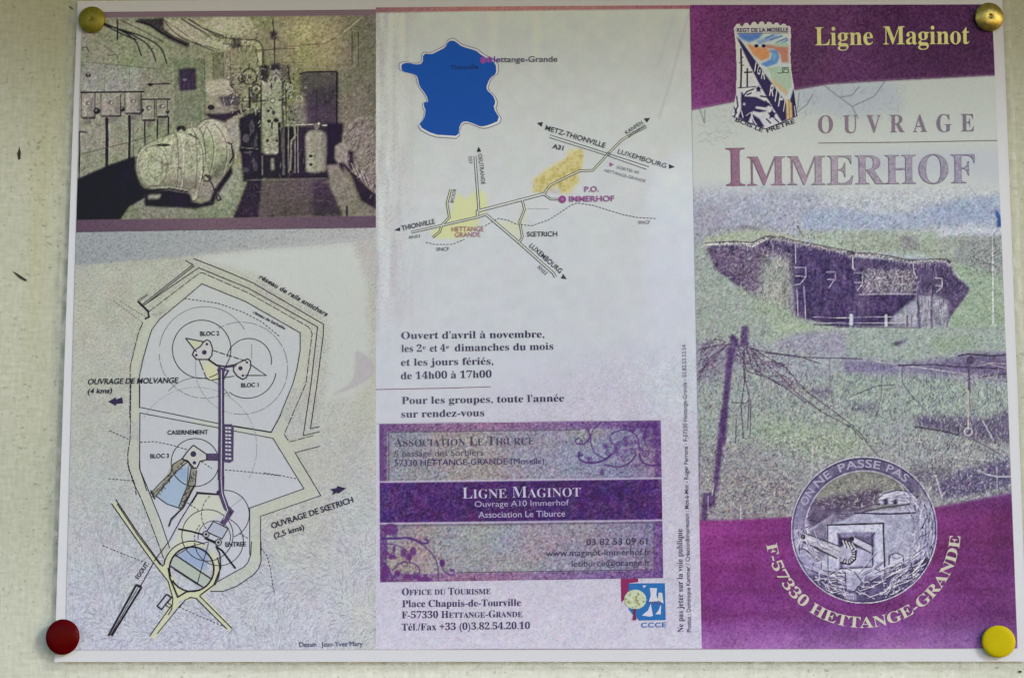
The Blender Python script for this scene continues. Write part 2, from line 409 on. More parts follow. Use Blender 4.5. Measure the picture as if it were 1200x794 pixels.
# ------------------------------------------------------------------ vector ink: strokes, fills, lettering
class Ink:
    """flat printed shapes on one layer, gathered into one mesh"""
    def __init__(self, each=False): self.V = []; self.F = []; self.C = []; self.n = 0; self.each = each; self.done = []
    def add(self, pts, faces, col, layer, grain=0.12):
        pts = np.asarray(pts, float)
        V = P(pts[:, 0], pts[:, 1], layer)
        c = np.asarray(col(pts[:, 0], pts[:, 1]) if callable(col) else np.tile(np.asarray(col, float), (len(pts), 1)))
        A = np.c_[albedo(c, pts[:, 0], pts[:, 1]), np.full(len(pts), grain)]
        self.V.append(V); self.C.append(A); self.F += [tuple(i + self.n for i in f) for f in faces]; self.n += len(pts)
        return self
    def stroke(self, pts, wd, col, layer=2, dash=None, closed=False, grain=0.12, wob=0.0):
        pts = [np.array(p, float) for p in pts]
        if closed: pts = pts + [pts[0]]
        # resample so the stroke follows the sheet's curve
        q = []
        for a, b in zip(pts[:-1], pts[1:]):
            k = max(1, int(np.linalg.norm(b - a) / 12))
            q += [a + (b - a) * i / k for i in range(k)]
        q.append(pts[-1]); q = np.array(q)
        if wob: q = q + np.random.default_rng(len(q)).normal(0, wob, q.shape)
        if dash:
            s = np.r_[0, np.cumsum(np.linalg.norm(np.diff(q, axis=0), axis=1))]
            t = 0.0
            while t < s[-1]:
                e = min(t + dash[0], s[-1]); tt = np.linspace(t, e, 3)
                self._strip(np.c_[np.interp(tt, s, q[:, 0]), np.interp(tt, s, q[:, 1])], wd, col, layer, grain)
                t += dash[0] + dash[1]
        else: self._strip(q, wd, col, layer, grain)
        return self
    def _strip(self, q, wd, col, layer, grain):
        q = q[np.r_[True, np.linalg.norm(np.diff(q, axis=0), axis=1) > 1e-6]]
        if len(q) < 2: return
        d = np.diff(q, axis=0); d /= np.linalg.norm(d, axis=1)[:, None]
        n = np.c_[-d[:, 1], d[:, 0]]
        m = np.r_[n[:1], n[:-1] + n[1:], n[-1:]]
        L = np.linalg.norm(m, axis=1)[:, None]; m = m / np.maximum(L, 1e-6)
        k = np.ones(len(q)); k[1:-1] = 1 / np.maximum((m[1:-1] * n[1:]).sum(1), 0.45)
        off = m * (wd / 2 * k)[:, None]
        pts = np.empty((2 * len(q), 2)); pts[0::2] = q + off; pts[1::2] = q - off
        self.add(pts, [(2 * i, 2 * i + 2, 2 * i + 3, 2 * i + 1) for i in range(len(q) - 1)], col, layer, grain)
    def fill(self, pts, col, layer=2, grain=0.12):
        from mathutils.geometry import tessellate_polygon
        t = tessellate_polygon([[Vector((x, -y, 0)) for x, y in pts]])
        F = []
        for f in t:
            (ax, ay), (bx, by), (cx, cy) = [pts[i] for i in f]
            F.append(f if (bx - ax) * (cy - ay) - (by - ay) * (cx - ax) < 0 else f[::-1])
        return self.add(pts, F, col, layer, grain)
    def dot(self, cx, cy, r, col, layer=2, ry=None, grain=0.12):
        a = np.linspace(0, 2 * np.pi, 17)[:-1]
        return self.fill([(cx + r * math.cos(t), cy + (ry or r) * math.sin(t)) for t in a], col, layer, grain)
    def arc(self, cx, cy, r, wd, col, layer=2, a0=0, a1=360, ry=None, dash=None, grain=0.12):
        a = np.radians(np.linspace(a0, a1, max(8, int(abs(a1 - a0) / 6))))
        return self.stroke([(cx + r * math.cos(t), cy - (ry or r) * math.sin(t)) for t in a], wd, col, layer, dash, grain=grain)
    def cut(self):
        """with each=True every line of type becomes an object of its own"""
        if self.each and self.V: self.done.append((self.V, self.C, self.F)); self.V = []; self.F = []; self.C = []; self.n = 0
    def build(self, name, parent):
        for V, C, F in self.done: mesh_obj(name, np.concatenate(V), F, M_PRINT, parent, colors=np.concatenate(C))
        if not self.V: return None
        V = np.concatenate(self.V); A = np.concatenate(self.C)
        return mesh_obj(name, V, self.F, M_PRINT, parent, colors=A)

GLYPHS = {}
ACCENTS = {'é': ('e', 'acute'), 'è': ('e', 'grave'), 'à': ('a', 'grave'), 'ê': ('e', 'circ'), 'É': ('E', 'acute')}
def style_char(ch, style):
    o = ord(ch)
    tab = {'serif': (0x1D400, 0x1D41A, 0x1D7CE)}.get(style)          # bold roman letters of the built-in maths alphabet
    if tab is None: return ch
    if 'A' <= ch <= 'Z': return chr(tab[0] + o - 65)
    if 'a' <= ch <= 'z': return chr(tab[1] + o - 97)
    if '0' <= ch <= '9': return chr(tab[2] + o - 48)
    return ch
_fs = bpy.data.scenes.new('type_setting')      # a scratch scene, removed again below, so that each glyph is quick to outline
_fc = bpy.data.curves.new('type_setter', 'FONT'); _fo = bpy.data.objects.new('type_setter', _fc); _fs.collection.objects.link(_fo)
_fc.resolution_u = 4; _fc.fill_mode = 'BOTH'
SERIF_CHARS = "ABCDEFGHILMNOPRSTUVabcdefghijlmnopqrstuvyzx0123456789.,'-/+()"
CHARS = "ABCDEFGHIJKLMNOPQRSTUVWXYZabcdefghijklmnopqrstuvwxyz0123456789.,:;'-/+&()@\u0152\u00e9\u00e8\u00e0\u00ea"
_fc.space_line = 4.0
def _outline(rows, off):
    """one evaluation for a whole alphabet, one character per line"""
    _fc.body = '\n'.join(rows); _fc.offset = off
    _fs.view_layers[0].update(); dg = _fs.view_layers[0].depsgraph
    ev = _fo.evaluated_get(dg); me = ev.to_mesh()
    v = np.empty(len(me.vertices) * 3); me.vertices.foreach_get('co', v); v = v.reshape(-1, 3)[:, :2].copy()
    f = [tuple(p.vertices) for p in me.polygons]
    ev.to_mesh_clear()
    row = np.floor((1.6 - v[:, 1]) / LINE).astype(int) if len(rows) > 1 else np.zeros(len(v), int)
    v[:, 1] += row * LINE
    return v, f, row
LINE = 4.0
def _alphabet(style, off):
    chars = list(SERIF_CHARS if style == 'serif' else CHARS)
    rows = [style_char(ch, style) for ch in chars]
    v, f, r = _outline(rows, off + (.022 if 'bold' in style else 0)); v2, f2, r2 = _outline(['|' + x + '|' for x in rows] + ['||'], 0)
    w = [v2[r2 == k][:, 0].max() for k in range(len(rows) + 1)]
    fr = [[] for _ in rows]
    for t in f: fr[r[t[0]]].append(t)
    for k, ch in enumerate(chars):
        idx = np.where(r == k)[0]
        if len(idx) == 0: GLYPHS[(ch, style, off)] = (np.zeros((0, 2)), [], w[k] - w[-1]); continue
        o = idx[0]; vv = v[idx]; mp = {int(g): n for n, g in enumerate(idx)}
        out = []
        for t in fr[k]:
            t = tuple(mp[g] for g in t); a, b, c_ = vv[t[0]], vv[t[1]], vv[t[2]]
            out.append(t if (b[0] - a[0]) * (c_[1] - a[1]) - (b[1] - a[1]) * (c_[0] - a[0]) > 0 else t[::-1])
        GLYPHS[(ch, style, off)] = (vv, out, w[k] - w[-1])
    GLYPHS[(' ', style, off)] = (np.zeros((0, 2)), [], 0.27)
    if style == 'serif':
        for ch, (base, acc) in ACCENTS.items():
            v, f, adv = GLYPHS[(base, style, off)]
            cx = (v[:, 0].min() + v[:, 0].max()) / 2; h = v[:, 1].max() + 0.06
            a = {'acute': [(-.03, 0), (.03, 0), (.13, .17), (.03, .17)], 'grave': [(-.03, 0), (.03, 0), (-.03, .17), (-.13, .17)],
                 'circ': [(-.14, 0), (-.07, 0), (.07, 0), (.14, 0), (.03, .15), (-.03, .15)]}[acc]
            n = len(v); GLYPHS[(ch, style, off)] = (np.vstack([v, [(cx + x, h + y) for x, y in a]]), f + [tuple(range(n, n + len(a)))], adv)
def glyph(ch, style, off=0.0):
    off = round(off, 2)
    if (ch, style, off) not in GLYPHS: _alphabet(style, off)
    return GLYPHS[(ch, style, off)]
CAP = {}
def layout(s, style, small=None, track=0.0, off=0.0):
    """list of (verts, faces, x offset, advance, scale); lower case set as small capitals when 'small' is given"""
    out = []; x = 0.0
    for ch in s:
        sc = 1.0
        if ch == '^': continue
        if small and ch.islower(): ch = ch.upper(); sc = small
        v, f, a = glyph(ch, style, off)
        out.append((v * sc, f, x, a * sc, sc)); x += a * sc + track
    return out, x - track
def cap_height(style):
    if style not in CAP: CAP[style] = glyph('H', style)[0][:, 1].max()
    return CAP[style]
def text(ink, s, p0, p1, cap, col, style='serif', layer=3, small=None, track=0.0, off=0.0, slant=0.0, grain=0.15):
    """one line of type whose baseline runs p0 -> p1 (photo pixels) with capitals 'cap' high"""
    L, wd = layout(s, style, small, track, off); slant = .2 if style == 'bolditalic' else slant
    p0 = np.array(p0, float); p1 = np.array(p1, float); d = p1 - p0; W = np.linalg.norm(d); d /= W
    up = np.array([d[1], -d[0]]); sx = W / wd; sy = cap / cap_height(style)
    for v, f, x, a, sc in L:
        if len(v) == 0: continue
        q = p0 + ((v[:, 0] + x) * sx + v[:, 1] * sy * slant)[:, None] * d + (v[:, 1] * sy)[:, None] * up
        ink.add(q, f, col, layer, grain)
    ink.cut()
def arc_text(ink, s, cx, cy, r, a0, a1, cap, col, style='serif', inward=False, layer=3, track=0.0, off=0.0):
    """type on a circle from angle a0 to a1 (degrees, counter-clockwise from the right); inward: tops point to the centre"""
    L, wd = layout(s, style, None, track, off)
    sy = cap / cap_height(style); arc = abs(math.radians(a1 - a0)) * r; sx = arc / wd
    for v, f, x, a, sc in L:
        if len(v) == 0: continue
        t = (x + a / 2) / wd; th = math.radians(a0 + (a1 - a0) * t)
        pos = np.array([cx + r * math.cos(th), cy - r * math.sin(th)])
        out = np.array([math.cos(th), -math.sin(th)])
        up = -out if inward else out
        d = np.array([-up[1], up[0]])
        q = pos + ((v[:, 0] - a / 2) * sx)[:, None] * d + (v[:, 1] * sy)[:, None] * up
        ink.add(q, f, col, layer, 0.1)
    ink.cut()

# ================================================================== the leaflet
leaflet = thing('leaflet', 'laminated tourist leaflet in three printed columns, purple and white, pinned to the painted board', 'leaflet')
NAVY = (44, 38, 62); DARK = (40, 38, 48)

# ---- white sheet and the clear rim of the laminating pouch
X, Y = quad_grid([(91, 2), (1174, -6), (1204, 774.5), (64, 775)], 300, 200)
A = np.empty(X.shape + (4,)); A[..., :3] = (0.71, 0.74, 0.82); A[..., 3] = 0.03
mesh_obj('paper_sheet', P(X, Y, -3).reshape(-1, 3), grid_faces(*X.shape), M_PRINT, leaflet, True, A.reshape(-1, 4))
def rim():
    inner = [(91, 2), (1174, -6), (1204, 774.5), (64, 775)]; outer = [(81, -9), (1183, -17), (1214, 784), (54, 784.5)]
    rng = np.random.default_rng(3); V = []; F = []
    for k in range(4):
        a, b = np.array(inner[k], float), np.array(inner[(k + 1) % 4], float); c, d = np.array(outer[k], float), np.array(outer[(k + 1) % 4], float)
        n = 150
        for i in range(n):
            t = i / (n - 1)
            for s in (0, 0.3, 0.6, 1.0):
                e = 0 if s < 1 else rng.normal(0, 0.25)
                p = (a * (1 - t) + b * t) * (1 - s) + (c * (1 - t) + d * t) * s
                q = P(p[0], p[1], 0.5); q[1] += s * 0.0003 - (0.00025 * (math.sin(i * 0.7) * 0.5 + rng.random()) if s in (0.3, 0.6) else 0)
                q[0] += e * 0.00026; V.append(q)
        o = k * n * 4
        F += [(o + 4 * i + j, o + 4 * i + j + 1, o + 4 * i + j + 5, o + 4 * i + j + 4) for i in range(n - 1) for j in range(3)]
    mesh_obj('laminate_rim', V, F, M_FILM, leaflet, True)
    # the welded seam: little pale dashes under the lower edge
    V = []; F = []
    for i in range(150):
        x = 68 + i * 7.6 + rng.uniform(-2.5, 2.5); y = 779 + rng.uniform(-1.6, 1.6); l = rng.uniform(1.5, 5); h = rng.uniform(0.7, 2.0); o = len(V)
        for p in ((x, y + h), (x + l, y + h * .8), (x + l * .8, y - h), (x + l * .1, y - h * .7)): V.append(P(p[0], p[1], 4))
        F.append((o, o + 1, o + 2, o + 3))
    mesh_obj('weld_seam', V, F, M_FILM, leaflet)
rim()

# ---- engine room photograph ------------------------------------------------
def engine_room():
    p = Print(0, 0, 350, 256, 1.0, corners=[(97, 15), (441, 12.5), (441, 268), (90, 273)], seed=11)
    X, Y = p.X, p.Y
    # light and walls
    base = lerp_col(X, Y, [(90, (146, 150, 122)), (200, (138, 141, 110)), (260, (150, 148, 112)), (340, (140, 136, 92)), (400, (136, 128, 98)), (441, (126, 120, 100))], 'x')
    p.C[:] = base
    W = (182, 178, 148); K = (40, 32, 48)
    Z1 = lambda q: zz(0, 0, 3.97, q); Z2 = lambda q: zz(250, 0, 3.97, q); Z3 = lambda q: zz(0, 150, 3.97, q); Z4 = lambda q: zz(200, 150, 3.97, q)
    Z5 = lambda q: zz(200, 60, 6.617, q); Z6 = lambda q: zz(300, 80, 6.617, q)
    p.poly([(96, 22), (205, 22), (205, 75), (96, 75)], (150, 152, 116), .6, 5)
    p.poly([(340, 22), (400, 22), (400, 85), (340, 80)], (162, 154, 98), .8, 9)
    p.poly([(300, 22), (340, 22), (335, 70), (300, 60)], (128, 128, 88), .6, 7)
    p.ell(268, 32, 30, 14, (184, 180, 142), .8, 10)
    p.poly(Z1([(380, 290), (660, 320), (660, 430), (380, 430)]), (150, 155, 140), .75, 1)
    p.line(Z1([(380, 290), (800, 330)]), 1.0, (110, 112, 92), .7)
    for x in (490, 605): p.line(Z1([(x, 300), (x, 430)]), 0.8, (112, 114, 98), .6)
    p.line(Z1([(505, 262), (545, 258), (553, 280)]), 1, (90, 90, 80), .8); p.line(Z1([(385, 225), (405, 222), (416, 245)]), 1.2, (70, 66, 64), .9)
    p.ell(104, 89, 3.2, 2.4, (60, 56, 60), .8); p.ell(104, 88, 1, 1, (160, 160, 130))
    # ceiling ducts and pipes
    p.poly([(160, 24), (192, 22), (192, 36), (206, 46), (222, 52), (221, 57), (200, 48), (180, 34)], (60, 52, 56), .9, .8)
    p.poly([(192, 23), (214, 23), (240, 40), (262, 48), (268, 58), (250, 62), (236, 55), (205, 44)], (172, 166, 134), .95, 1)
    p.line([(196, 26), (232, 52), (258, 60)], 1.4, (96, 90, 74), .8); p.line([(214, 24), (246, 44)], 1.2, (100, 94, 74), .7)
    p.line([(222, 24), (250, 40), (262, 44)], 3.0, (120, 114, 84), .8); p.line([(228, 24), (240, 34), (245, 40)], 1.6, (178, 174, 120), .8)
    p.poly(Z2([(0, 190), (60, 195), (80, 235), (40, 240), (0, 225)]), (178, 174, 138), .9, .8)
    p.line(Z2([(140, 200), (190, 210), (215, 245), (215, 300)]), 5.5, (176, 170, 122), .9); p.line(Z2([(150, 190), (200, 198), (232, 245), (232, 300)]), 1, (90, 88, 66), .8)
    for x in (0, 48, 80): p.line(Z2([(x, 250), (x + 4, 400)]), 1.2, (96, 96, 76), .7)
    p.poly(Z2([(5, 245), (45, 250), (48, 365), (5, 365)]), (112, 108, 82), .7, .8)
    for pts in ([(120, 27), (148, 39), (161, 50), (166, 66)], [(124, 29), (162, 44), (178, 57), (183, 72)], [(127, 31), (170, 44), (190, 56), (196, 75)], [(122, 30), (150, 44), (160, 47)]):
        p.line(sm(pts), 1.7, (48, 42, 54), .92)
    p.line([(143, 25), (170, 38), (192, 50)], 1.1, (78, 74, 66), .8); p.line([(138, 24), (138, 47)], 1.8, (44, 38, 48), .9)
    p.line([(160, 26), (176, 30), (190, 40), (218, 53)], 2.2, (40, 34, 44), .9)
    for q in ([(192, 24), (206, 42), (236, 55), (252, 61)], [(213, 23), (238, 38), (263, 47)], [(222, 24), (240, 36), (262, 43)], [(163, 24), (188, 30), (196, 40), (222, 52)]): p.line(sm(q), 1.4, (72, 66, 56), .75)
    for q in ([(197, 25), (212, 41), (240, 54)], [(218, 24), (250, 43)]): p.line(sm(q), 1.6, (198, 192, 154), .6)
    p.line(sm([(262, 48), (285, 52), (300, 50), (306, 60), (306, 76)]), 4.5, (176, 172, 126), .8); p.line(sm([(262, 45), (287, 48), (303, 47), (310, 60), (310, 76)]), 1.1, (78, 72, 58), .75); p.line(sm([(262, 52), (284, 56), (298, 54), (302, 62), (302, 76)]), 1.1, (78, 72, 58), .7)
    p.poly([(272, 46), (282, 46), (283, 58), (272, 58)], (66, 58, 60), .8, .8)
    # window and green pillar
    p.poly([(203, 70), (241, 70), (243, 141), (206, 150)], (122, 132, 98), .85, 2)
    p.line([(240, 66), (241, 142)], 1, (96, 98, 74), .7); p.line([(203, 70), (204, 128)], 1, (160, 160, 130), .6)
    p.poly([(210, 82), (230, 80.5), (230.5, 106), (211, 107.5)], (64, 52, 74), .96, .4)
    for q in (216, 221, 226): p.line([(q, 84), (q, 105)], .5, (104, 92, 104), .6)
    p.ell(217.5, 94.5, 2.5, 1.6, (120, 110, 116), .7)
    # switchgear boxes on the left
    p.line([(96, 109), (134, 109), (169, 108.5)], 2.2, (46, 40, 54), .95); p.line([(166, 117.5), (200, 117)], 1.7, (56, 50, 58), .9)
    p.line([(173, 100), (200, 99)], 1.6, (64, 58, 62), .85); p.ell(177, 100, 3, 2, (50, 44, 54), .9)
    for x0, x1, y0, y1 in ((96, 112, 111, 139), (119, 142, 112, 137), (147, 166, 111, 134), (167, 182, 119, 142), (184, 197, 119, 138)):
        p.poly([(x0, y0), (x1, y0), (x1 - 1, y1), (x0 + 1, y1)], (150, 148, 128), .9, .6)
        p.line([(x0, y0), (x0, y1)], 1.2, (92, 88, 88), .8); p.line([(x1, y0), (x1, y1)], 1.4, (66, 60, 66), .85)
        p.line([(x0 + 2, y1), (x1 - 1, y1)], 2.4, (56, 50, 58), .85); p.ell((x0 + x1) / 2, (y0 + y1) / 2 - 3, 3.4, 2.4, (104, 100, 96), .8, 1)
        p.ell((x0 + x1) / 2 + 1, (y0 + y1) / 2 - 3, 1.2, 1.2, (192, 190, 162)); p.poly([(x0 + 3, y1 + 1), (x1 - 3, y1 + 1), (x1 - 5, y1 + 8), (x0 + 5, y1 + 8)], (112, 108, 96), .75, .6)
    for cx, cy, r in ((114, 131, 4), (144, 129, 3), (167, 130, 2.4), (197, 132, 2.2)): p.ell(cx, cy, r, r * .9, (40, 34, 46), .95, .8); p.ell(cx - .6, cy - 1, r * .35, r * .3, (130, 126, 116))
    for x, a, b_, wd in ((126, 140, 198, 3.6), (152.5, 137, 188, 3.0), (170.5, 144, 177, 1.8), (185, 141, 169, 1.8), (198, 138, 161, 2.0), (93.8, 155, 212, 1.6)):
        p.line([(x, a), (x, b_)], wd, (46, 40, 54), .96, .6)
    p.line([(157, 150), (157, 186)], .9, (84, 80, 80), .7)
    p.line([(96, 181), (150, 168), (178, 160)], 1.0, (92, 90, 78), .8); p.line([(95, 155), (101, 156)], 2, (60, 54, 60), .8)
    # dark floor by the wall
    p.poly([(91, 211), (125, 196), (159, 184), (161, 205), (166, 217), (172, 223), (170, 233), (152, 243), (142, 258), (88, 259)], (34, 22, 44), .98, .5)
    # plinth and generator
    p.poly([(142, 258), (151, 245), (171, 233), (171, 242), (235, 245), (252, 228), (281, 194), (291, 195), (289, 212), (274, 257)], (134, 138, 112), .97, .5)
    p.poly([(262, 212), (272, 200), (290, 192), (289, 205), (276, 235), (268, 256), (255, 256)], (150, 156, 130), .5, 3)
    # rear drum
    drum = [(248 + 27 * math.cos(t), 178 - 38 * math.sin(t)) for t in np.linspace(0, 2 * math.pi, 33)[:-1]]
    p.line(drum + drum[:1], 1.8, (58, 50, 54), .85); p.poly(drum, (160, 158, 130), 1, .5)
    p.poly([(238, 146), (252, 142), (266, 152), (268, 168), (246, 164), (232, 168)], (190, 187, 156), .8, 3.5); p.poly([(252, 196), (275, 180), (268, 202), (252, 216), (238, 212)], (112, 108, 92), .8, 4)
    for k, (rx, c) in enumerate(((22, (104, 98, 84)), (19, (194, 190, 160)), (13, (112, 106, 90)), (9, (186, 182, 152)))):
        p.line([(250 - rx * math.cos(t) , 178 - 35 * math.sin(t)) for t in np.linspace(-1.25, 1.25, 16)], 1.1, c, .6)
    p.line([(240, 143), (256, 141), (268, 150), (276, 168), (277, 186)], 1.3, (196, 192, 162), .5)
    # front barrel
    body = sm([(161, 186), (165, 175), (176, 168), (190, 162), (212, 154), (230, 148), (238, 156), (242, 178), (240, 202), (234, 222), (232, 236), (224, 236), (222, 227), (200, 223), (176, 223), (165, 215), (160, 200)], 2, True)
    p.line(body + body[:1], 1.5, (66, 58, 58), .85); p.poly(body, (168, 166, 138), 1, .5)
    p.poly([(168, 176), (200, 162), (230, 152), (234, 164), (206, 172), (174, 184)], (192, 190, 158), .85, 3.5)
    p.poly([(162, 204), (180, 210), (238, 210), (236, 224), (222, 228), (200, 222), (170, 220)], (118, 114, 96), .75, 4)
    p.ell(180, 196, 17, 23, (176, 174, 146), .55, 3); p.ell(180, 196, 17, 24, (108, 102, 88), .55, .8, hollow=1.1); p.ell(183, 196, 9, 13, (116, 110, 94), .4, .8, hollow=1.0)
    for x in (204, 210, 226, 231): p.line([(x + 6 * math.cos(t), 190 - 36 * math.sin(t)) for t in np.linspace(-1.1, 1.1, 14)], 1.1, (100, 94, 80) if x in (204, 226) else (196, 192, 162), .65)
    p.poly([(238, 214), (262, 210), (254, 226), (246, 236), (232, 236)], (140, 138, 116), .9, 1)
    p.ell(192, 171, 8, 1.8, (70, 62, 58), .9, .8); p.line([(222, 158), (232, 163)], 1.8, (84, 78, 68), .8); p.ell(213, 152, 5.5, 3.8, (58, 50, 52), .9, .8); p.ell(213, 155, 2.8, 2.4, (160, 158, 130), .9)
    p.line([(165, 222), (176, 224), (200, 222), (222, 226)], 1.6, (56, 46, 56), .9)
    p.poly([(170, 223), (200, 224), (224, 228), (225, 237), (236, 240), (247, 236), (252, 224), (272, 196), (273, 204), (256, 228), (250, 241), (231, 245), (171, 242)], (40, 26, 48), .97, .5)
    p.poly([(174, 229), (190, 228), (188, 234), (174, 235)], (150, 152, 128), .95, .6)
    p.ell(243, 210, 4.5, 3.4, (60, 52, 56), .85, .8, hollow=1.4); p.line([(243, 206), (250, 218), (256, 236), (260, 235), (253, 222)], 1.8, (58, 48, 54), .9)
    p.line([(267, 168), (272, 170), (274, 184), (270, 192)], 2.0, (52, 44, 52), .9)
    # second engine block behind and its dark recesses
    p.poly([(268, 146), (283, 145), (284, 176), (276, 180), (270, 162)], (152, 152, 130), .9, .8)
    p.poly(Z5([(270, 490), (430, 490), (560, 455), (600, 470), (470, 520), (440, 560), (300, 520)]), (54, 46, 58), .95, .6)
    p.poly(Z5([(270, 230), (470, 225), (500, 345), (400, 350), (380, 360), (270, 330)]), (176, 170, 142), .9, 1.2)
    p.poly(Z5([(380, 360), (540, 345), (535, 430), (410, 440)]), (84, 78, 86), .9, .8)
    for q in ([(410, 360), (425, 440)], [(465, 350), (480, 430)]): p.line(Z5(q), .7, (168, 164, 140), .8)
    p.poly(Z5([(300, 430), (400, 440), (540, 430), (600, 440), (420, 480), (290, 490)]), (130, 126, 108), .8, .8); p.ell(248, 127, 4, 3, (50, 42, 52), .9, 1)
    p.poly(Z5([(430, 540), (600, 530), (600, 548), (440, 560)]), (160, 158, 134), .9, .6)
    dark = [(281, 140), (306, 128), (308, 212), (286, 214), (283, 178)]
    p.poly(dark, (44, 34, 54), .95, .7); p.poly([(290, 210), (307, 180), (400, 176), (404, 206), (384, 212)], (46, 34, 52), .95, .8)
    p.poly([(330, 150), (400, 148), (402, 178), (394, 206), (330, 206)], (52, 40, 58), .92, 1)
    for cx, cy, rx, ry, c in ((289, 163, 4, 5, (96, 90, 92)), (296, 150, 3, 8, (92, 84, 90)), (291, 178, 6, 3, (110, 106, 100)), (300, 170, 2, 9, (86, 80, 86)), (288, 200, 5, 3, (88, 82, 84)), (300, 196, 3, 6, (80, 72, 80))):
        p.ell(cx, cy, rx, ry, c, .8, 1)
    p.poly(Z5([(540, 745), (690, 760), (690, 780), (540, 790)]), (30, 22, 40), .9, .8); p.line(Z5([(555, 755), (680, 765)]), 1, (130, 126, 112), .8)
    # central column
    p.poly([(306.5, 97), (330, 97), (330.5, 145), (326, 147), (326, 182), (310, 182), (309, 146), (306.5, 143)], (158, 155, 130), 1, .5)
    p.line([(306.5, 96.5), (333, 96.5)], 1.4, (186, 182, 156), .9); p.line([(306.5, 97), (306.5, 143)], 1.4, (48, 40, 50), .9)
    p.line([(332, 97), (333, 205)], 3.0, (96, 88, 90), .95); p.line([(335.5, 100), (336, 205)], 1.2, (44, 34, 46), .9); p.line([(328, 146), (329, 205)], 3.2, (50, 40, 56), .95)
    for x in (338.5, 342, 346, 349.5): p.line([(x, 146), (x + .4, 203)], 1.3, (132, 126, 108) if x != 342 else (52, 42, 54), .9)
    p.line([(336, 148), (345, 148), (347, 160), (342, 166), (341, 200)], 2.2, (140, 136, 112), .85)
    p.poly([(339, 122), (360, 122), (362, 146), (339, 148)], (126, 120, 108), .9, 1)
    p.line([(336, 148), (361, 147)], 1.1, (178, 174, 148), .9)
    p.ell(320, 119, 2.6, 2.4, (178, 176, 148), .9, .6); p.ell(320, 119, 2.8, 2.6, (58, 50, 54), .9, .5, hollow=.9)
    for cx, cy, rx, ry in ((315, 131, 1.8, 1.6), (321, 133, 2, 2.6), (318, 128, 1.2, 1), (316, 143, 2.4, 2), (324, 142, 3.2, 2.6), (314, 166, 1.8, 1.8), (325, 166, 1.4, 1.6), (318.5, 102, 1, 3.6)): p.ell(cx, cy, rx, ry, (60, 52, 56), .9, .8)
    p.line([(319, 145), (319.5, 152)], 1.8, (52, 44, 50), .9); p.line([(311, 179.5), (326, 179.5)], 1, (196, 192, 164), .8)
    p.poly([(318, 186), (322, 186), (322.5, 201), (318, 201)], (150, 148, 124), .9, .6); p.line([(308, 184), (308, 206)], 1.2, (150, 144, 124), .7)
    # top works: pipes, wheels, gauges
    p.poly([(305, 78), (315, 78), (315, 94), (305, 95)], (62, 54, 60), .9, .7); p.poly([(318, 76), (328, 75), (329, 84), (317, 84)], (58, 50, 62), .92, .7); p.poly([(318, 84), (328, 84), (328, 95), (319, 95)], (132, 130, 122), .9, .7)
    p.poly([(329, 78), (340, 77), (341, 97), (330, 97)], (92, 86, 80), .7, 1)
    p.line([(320, 24), (322, 44), (322.5, 76)], 1.4, (60, 54, 52), .95); p.poly([(317.5, 38), (325, 38), (325, 47), (318, 47)], (56, 50, 52), .95, .5)
    p.line([(338, 78), (340, 100)], 1.6, (46, 40, 48), .9); p.line([(300, 62), (338, 56), (382, 52), (396, 45), (404, 34)], 1, (104, 100, 72), .8)
    p.line([(396, 45), (424, 22)], 1.6, (178, 172, 130), .6); p.line([(300, 60), (346, 58)], 1, (86, 82, 64), .8); p.line([(316, 74), (360, 74)], .8, (108, 104, 76), .8)
    for x in (413, 420.5): p.line([(x, 39), (x, 78)], 1.1, (86, 80, 68), .85)
    p.line([(308, 60), (308, 78)], 1, (96, 92, 70), .8); p.line([(345, 58), (345, 78)], .8, (110, 106, 76), .7)
    for cx, cy, r in ((293, 91, 8.5), (301, 106, 5.5), (284, 93, 4)): p.ell(cx, cy, r, r * 1.1, (66, 58, 60), .8, .8, hollow=1.5); p.ell(cx, cy, r * .3, r * .3, (60, 52, 58), .8)
    for cx, cy, r in ((339.5, 104, 4.2), (339.5, 112.5, 3.6), (351, 117, 3.8)): p.ell(cx, cy, r, r, (180, 176, 152), .9, .8); p.ell(cx, cy, r * .62, r * .62, (96, 90, 86), .8, .6, hollow=1); p.ell(cx, cy, 1, 1, (44, 36, 46))
    p.line([(270, 98), (277, 112)], .9, (70, 62, 62), .8); p.line([(285, 120), (312, 119)], 1.1, (52, 44, 50), .9); p.line([(293, 104), (293, 128)], 2.8, (54, 46, 54), .85)
    p.ell(298, 115, 6, 4, (66, 58, 62), .7, 1.4); p.ell(296, 131, 4, 3, (120, 116, 104), .8, 1)
    rg = np.random.default_rng(8)
    for _ in range(150):                              # fittings and pipework around the column
        x = rg.uniform(270, 345); y = rg.uniform(84, 150) if x < 306 or x > 331 else rg.uniform(76, 97); a = rg.uniform(0, 3.1); l = rg.uniform(1, 5)
        p.line([(x, y), (x + l * math.cos(a), y + l * math.sin(a))], rg.uniform(.7, 1.7), (52, 44, 54) if rg.random() < .6 else (186, 182, 152), .6)
    for _ in range(90):
        x = rg.uniform(283, 402); y = rg.uniform(150, 208)
        if 306 < x < 327 or 357 < x < 385: continue
        l = rg.uniform(2, 9)
        p.line([(x, y), (x + rg.uniform(-1, 1), y + l)], rg.uniform(.6, 1.3), (124, 118, 106) if rg.random() < .6 else (28, 18, 38), .55)
    # dark cabinet, right wall
    p.poly([(396, 84), (442, 80), (442, 150), (396, 150)], (124, 116, 98), .6, 3)
    p.poly([(353, 87), (362, 85.5), (394, 85), (396, 88), (395.5, 150), (361, 150), (359, 116), (353, 112)], (94, 84, 82), .95, .6)
    p.poly([(362, 104), (395, 100), (395, 150), (361, 150)], (74, 60, 76), .85, 4)
